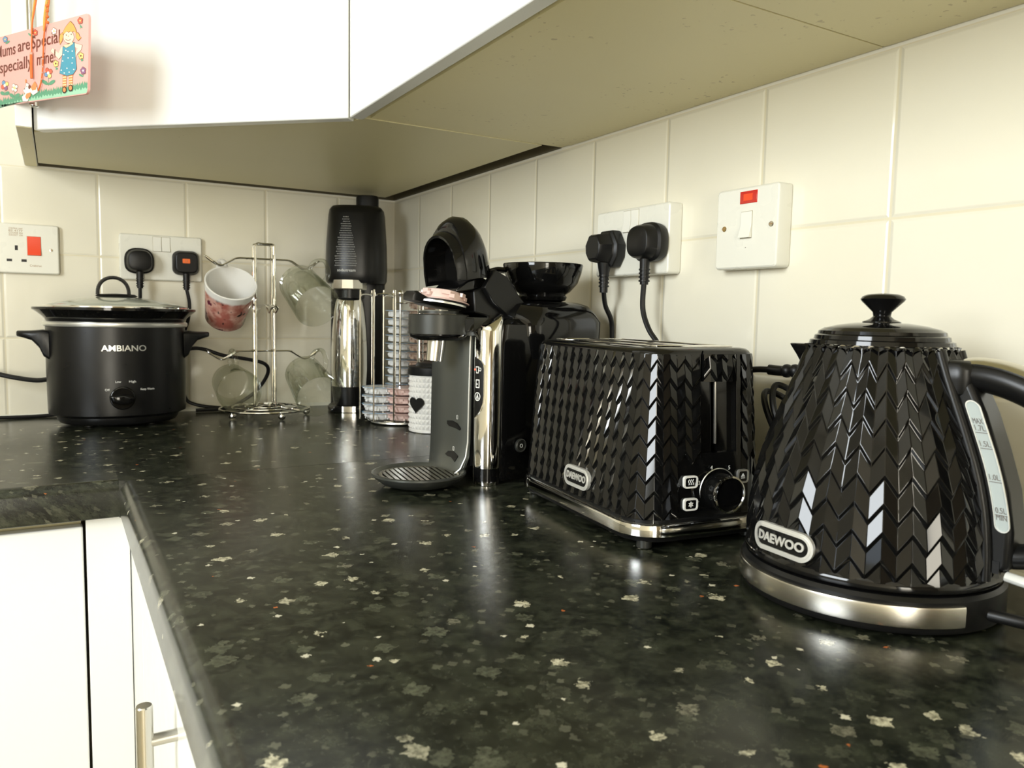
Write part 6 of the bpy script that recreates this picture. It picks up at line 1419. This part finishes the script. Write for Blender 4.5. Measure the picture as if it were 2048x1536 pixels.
for z in (0.036,0.041,0.055,0.080,0.105,0.130,0.150,0.165,0.177,0.184):
    pts.append(Vector((kr(z)-0.001, -0.0155, z+dz)))
b.tube(catmull(pts, 4), 0.0044, 12, flat=0.9, rad=None); b.build('side_rail', 'satin_black', t)
b = MB(); pts = [Vector((p.x, 0.0155, p.z)) for p in pts]; b.tube(catmull(pts, 4), 0.0044, 12, flat=0.9); b.build('side_rail', 'satin_black', t)
# water gauge window (follows the slope of the rail)
gz0, gz1 = 0.0695, 0.1535
def gx(z):                     # centre line of the gauge on the flat side
    return kr(z) + 0.0096
def gwarp(off):
    return lambda p: Vector((gx((gz0+gz1)/2 + p.y) + p.x, -0.0147 - off - p.z, (gz0+gz1)/2 + p.y + dz))
b = MB(); hh = gz1-gz0
def capsule_outline(w_, h_, n=10, m=12):
    pts = []; r = w_/2
    for k in range(m): pts.append((r, -h_/2 + r + (h_-w_)*k/m))
    for k in range(n+1): a = PI*k/n; pts.append((r*math.cos(a), h_/2-r + r*math.sin(a)))
    for k in range(1, m): pts.append((-r, h_/2 - r - (h_-w_)*k/m))
    for k in range(n+1): a = PI + PI*k/n; pts.append((r*math.cos(a), -h_/2+r + r*math.sin(a)))
    return pts
go = capsule_outline(0.0090, hh); gi = capsule_outline(0.0078, hh-0.0016)
ring_faces(b, go, gi, 0.0, 0.0012, 1)
n_ = len(gi); b.add([(x, y, 0.0005) for x, y in gi], [tuple(range(n_))], 0)
g = b.build('water_gauge', ['gauge', 'silver_trim'], t, warp=gwarp(0.0))
for s_, z in (('MAX', 0.1400), ('1.7L', 0.1355), ('1.5L', 0.1255), ('1.0L', 0.1045), ('0.5L', 0.0835), ('MIN', 0.0790)):
    b = MB(); text_geo(b, s_, 0.0052, 0, Matrix.Translation((0, z-(gz0+gz1)/2, 0)), 0.0001, width=0.0062)
    if s_ not in ('MAX', 'MIN'): b.box(-0.0036, 0.0036, z-(gz0+gz1)/2-0.0030, z-(gz0+gz1)/2-0.0026, 0, 0.0002)
    b.build('level_mark', 'print_grey', g, warp=gwarp(0.0008))
# handle loop
hp = catmull([(0.050,0,0.166+dz),(0.058,0,0.1685+dz),(0.070,0,0.1695+dz),(0.088,0,0.1660+dz),(0.108,0,0.157+dz),(0.126,0,0.141+dz),(0.136,0,0.118+dz),(0.135,0,0.092+dz),(0.125,0,0.070+dz),(0.111,0,0.0570+dz),(0.098,0,0.0520+dz),(0.086,0,0.0510+dz)], 6)
b = MB(); N_ = len(hp); b.tube(hp, 0.010, 18, rad=[0.0088 + 0.0028*math.sin(PI*min(1.0, k/(N_*0.6))) if k < N_*0.6 else 0.0082 for k in range(N_)], upv=(0,1,0), flat=1.25); b.build('handle', 'satin_black', t)
b = MB(); outer = []; Nk = N_
for k in range(8, N_-9):
    tn = (hp[k+1]-hp[k-1]).normalized(); on = Vector((0,0,1)) if False else Vector((-tn.z, 0, tn.x)); on = on if on.dot(hp[k]-Vector((0.09,0,0.12+dz))) > 0 else -on
    rr_ = (0.0088 + 0.0028*math.sin(PI*min(1.0, k/(N_*0.6))) if k < N_*0.6 else 0.0082)
    outer.append((hp[k], on, rr_))
rings = []
for p, on, rr_ in outer:
    row = []
    for a in range(-50, 51, 10): a_ = math.radians(a); row.append(p + on*(rr_+0.0009)*math.cos(a_) + Vector((0,1,0))*(rr_*1.25+0.0009)*math.sin(a_))
    for a in range(50, -51, -10): a_ = math.radians(a); row.append(p + on*(rr_-0.0010)*math.cos(a_) + Vector((0,1,0))*(rr_*1.25-0.0010)*math.sin(a_))
    rings.append(row)
b.loft(rings); b.build('handle_strip', 'brushed_steel', t, sharp=50)
b = MB(); b.loft([[(x, y, z+dz) for x, y in rrect(0.034*s_, 0.036*s_, 0.010, 4, 0.0530, 0)] for z, s_ in ((0.155,0.9),(0.166,1.0),(0.1750,0.98),(0.1790,0.82))]); b.build('handle_shoulder', 'satin_black', t, bevel=0.002)
ba = math.radians(-103)
def kbw(p):
    z = 0.0485 + p.y; r = kr(z) + 0.0027 + p.z
    return Vector((r*math.cos(ba + p.x/0.088), r*math.sin(ba + p.x/0.088), z + dz))
badge(t, 'brand_badge', 0.054, 0.0200, kbw)
b = MB(); b.box(0.0875, 0.0935, -0.0152, -0.0144, 0.0420+dz, 0.0500+dz); b.build('mount_slot', 'rubber_black', t)
t = thing('plastic_tag', 'clear plastic strip sticking out from behind the foot of the kettle handle', 'plastic tag', (-0.128, -1.391, 0.040))
b = MB(); b.tube(catmull([(0,0,0),(0.001,-0.012,-0.001),(0.006,-0.030,-0.003),(0.012,-0.060,-0.010)], 5), 0.0042, 12, flat=0.8); b.build('strip', 'clear_plastic', t)

# ================================================================== PLAQUE ON THE CUPBOARD HANDLE
SR = Vector((-0.61633, -0.55713, 0.50783)); su = Vector((0.38249608,-0.91989983,-0.08649309)); sv = Vector((0.03320772,-0.07986428,0.99625245))
Ms = frame(SR, su, su.cross(sv))
t = bpy.data.objects.new('hanging_plaque', None); COL.objects.link(t); t.empty_display_size = 0.02; t.matrix_world = Ms
tag(t, 'pink painted plaque with lettering and a girl, hanging from the corner cupboard handle', 'plaque')
Wp, Hp = 0.300, 0.0932
SIGN_SHIFT = 0.0
b = MB()
bo = rrect(Wp, Hp, 0.0065, 6, -Wp/2, 0)
b.prism(bo, -0.0028, -0.0002, 1); nb = len(bo); b.add([(x, y, 0.0) for x, y in bo], [tuple(range(nb))], 0)
b.add([(x, y, -0.0002) for x, y in bo] + [(x, y, 0.0) for x, y in bo], [(i, (i+1) % nb, nb+(i+1) % nb, nb+i) for i in range(nb)], 0)
cols = []
def ci(c_):
    if c_ not in cols: cols.append(c_)
    return 2 + cols.index(c_)
for c_, lay, out_, fl in SIGN_ART:
    pts = [(fl[i], fl[i+1]) for i in range(0, len(fl), 2)]
    if out_:
        cx = sum(p[0] for p in pts)/len(pts); cy = sum(p[1] for p in pts)/len(pts); big = []
        for x, y in pts:
            d_ = math.hypot(x-cx, y-cy) or 1; k = 1 + 0.00075/d_; big.append((cx+(x-cx)*k, cy+(y-cy)*k))
        b.add([(x, y, 0.0001*lay - 0.00004) for x, y in big], [tuple(range(len(big)))], ci('art_line'))
    b.add([(x, y, 0.0001*lay) for x, y in pts], [tuple(range(len(pts)))], ci(c_))
b.build('board', ['art_pink', 'art_pink'] + cols, t)
# lettering as painted words
def word(s_, x0, x1, ybase, h_):
    b = MB(); text_geo(b, s_, h_*1.38, 0, None, 0.00008, width=(x1-x0), off=0.00015)
    lo_ = min(p.y for p in b.v) if not any(ch in s_ for ch in 'pyg') else None
    # centre-aligned text: baseline sits 0.36 em below the centre of the capitals
    for p in b.v: p.x += (x0+x1)/2; p.y += ybase + h_*0.5; p.z += 0.0003
    return b.build('lettering', 'art_brown', t)
word('Mums', -0.2760, -0.2113, 0.0180, 0.0160)
word('are', -0.2036, -0.1650, 0.0195, 0.0160)
word('Special', -0.1601, -0.0762, 0.0195, 0.0160)
word('Especially', -0.2790, -0.1575, -0.0035, 0.0160)
word('mine!', -0.1432, -0.0884, -0.0030, 0.0160)
def cord(pts, r, m, name, parent=t):
    b = MB(); b.tube(catmull(pts, 5), r, 8); return b.build(name, m, parent)
cord([(-0.1480,0.200,-0.012),(-0.1500,0.110,-0.004),(-0.1530,0.065,0.0012),(-0.1545,0.0385,0.0018)], 0.0011, 'cord_gold', 'hanging_cord')
cord([(-0.1150,0.200,-0.012),(-0.1155,0.110,-0.005),(-0.1170,0.060,0.0012),(-0.1175,0.0385,0.0018)], 0.0016, 'cord_gold', 'hanging_cord')
cord([(-0.1420,0.200,-0.010),(-0.1470,0.100,-0.003),(-0.1525,0.052,0.0022),(-0.1535,0.030,0.0024),(-0.1536,0.0142,0.0024)], 0.0009, 'cord_red', 'bead_string')
cord([(-0.1080,0.200,-0.010),(-0.1090,0.100,-0.003),(-0.1100,0.055,0.0018),(-0.1160,0.036,0.0024),(-0.1190,0.010,0.0024),(-0.1205,-0.010,0.0024),(-0.1260,-0.026,0.0024),(-0.1340,-0.0345,0.0022)], 0.0010, 'cord_red', 'bead_string')
for y_ in (0.062, 0.055, 0.068, 0.048):
    b = MB(); b.sphere((-0.1088 - 0.0006*((y_*1000) % 3), y_, 0.0015), 0.0021, 10); b.build('bead', 'cord_red', t)
for x_, y_ in ((-0.1200,-0.006),(-0.1212,-0.013),(-0.1235,-0.021),(-0.1193,0.004)):
    b = MB(); b.sphere((x_, y_, 0.0026), 0.0014, 8); b.build('bead', 'bead_clear', t)
b = MB(); b.sphere((-0.1537, 0.0135, 0.0030), 0.0026, 12, sz=0.7); b.build('bead', 'bead_clear', t)
b = MB(); b.tube([(-0.1537,0.0120,0.0032),(-0.1533,-0.003,0.0032),(-0.1520,-0.0180,0.0032)], 0.0025, 10, flat=0.6); b.build('tube_bead', 'cord_red', t)
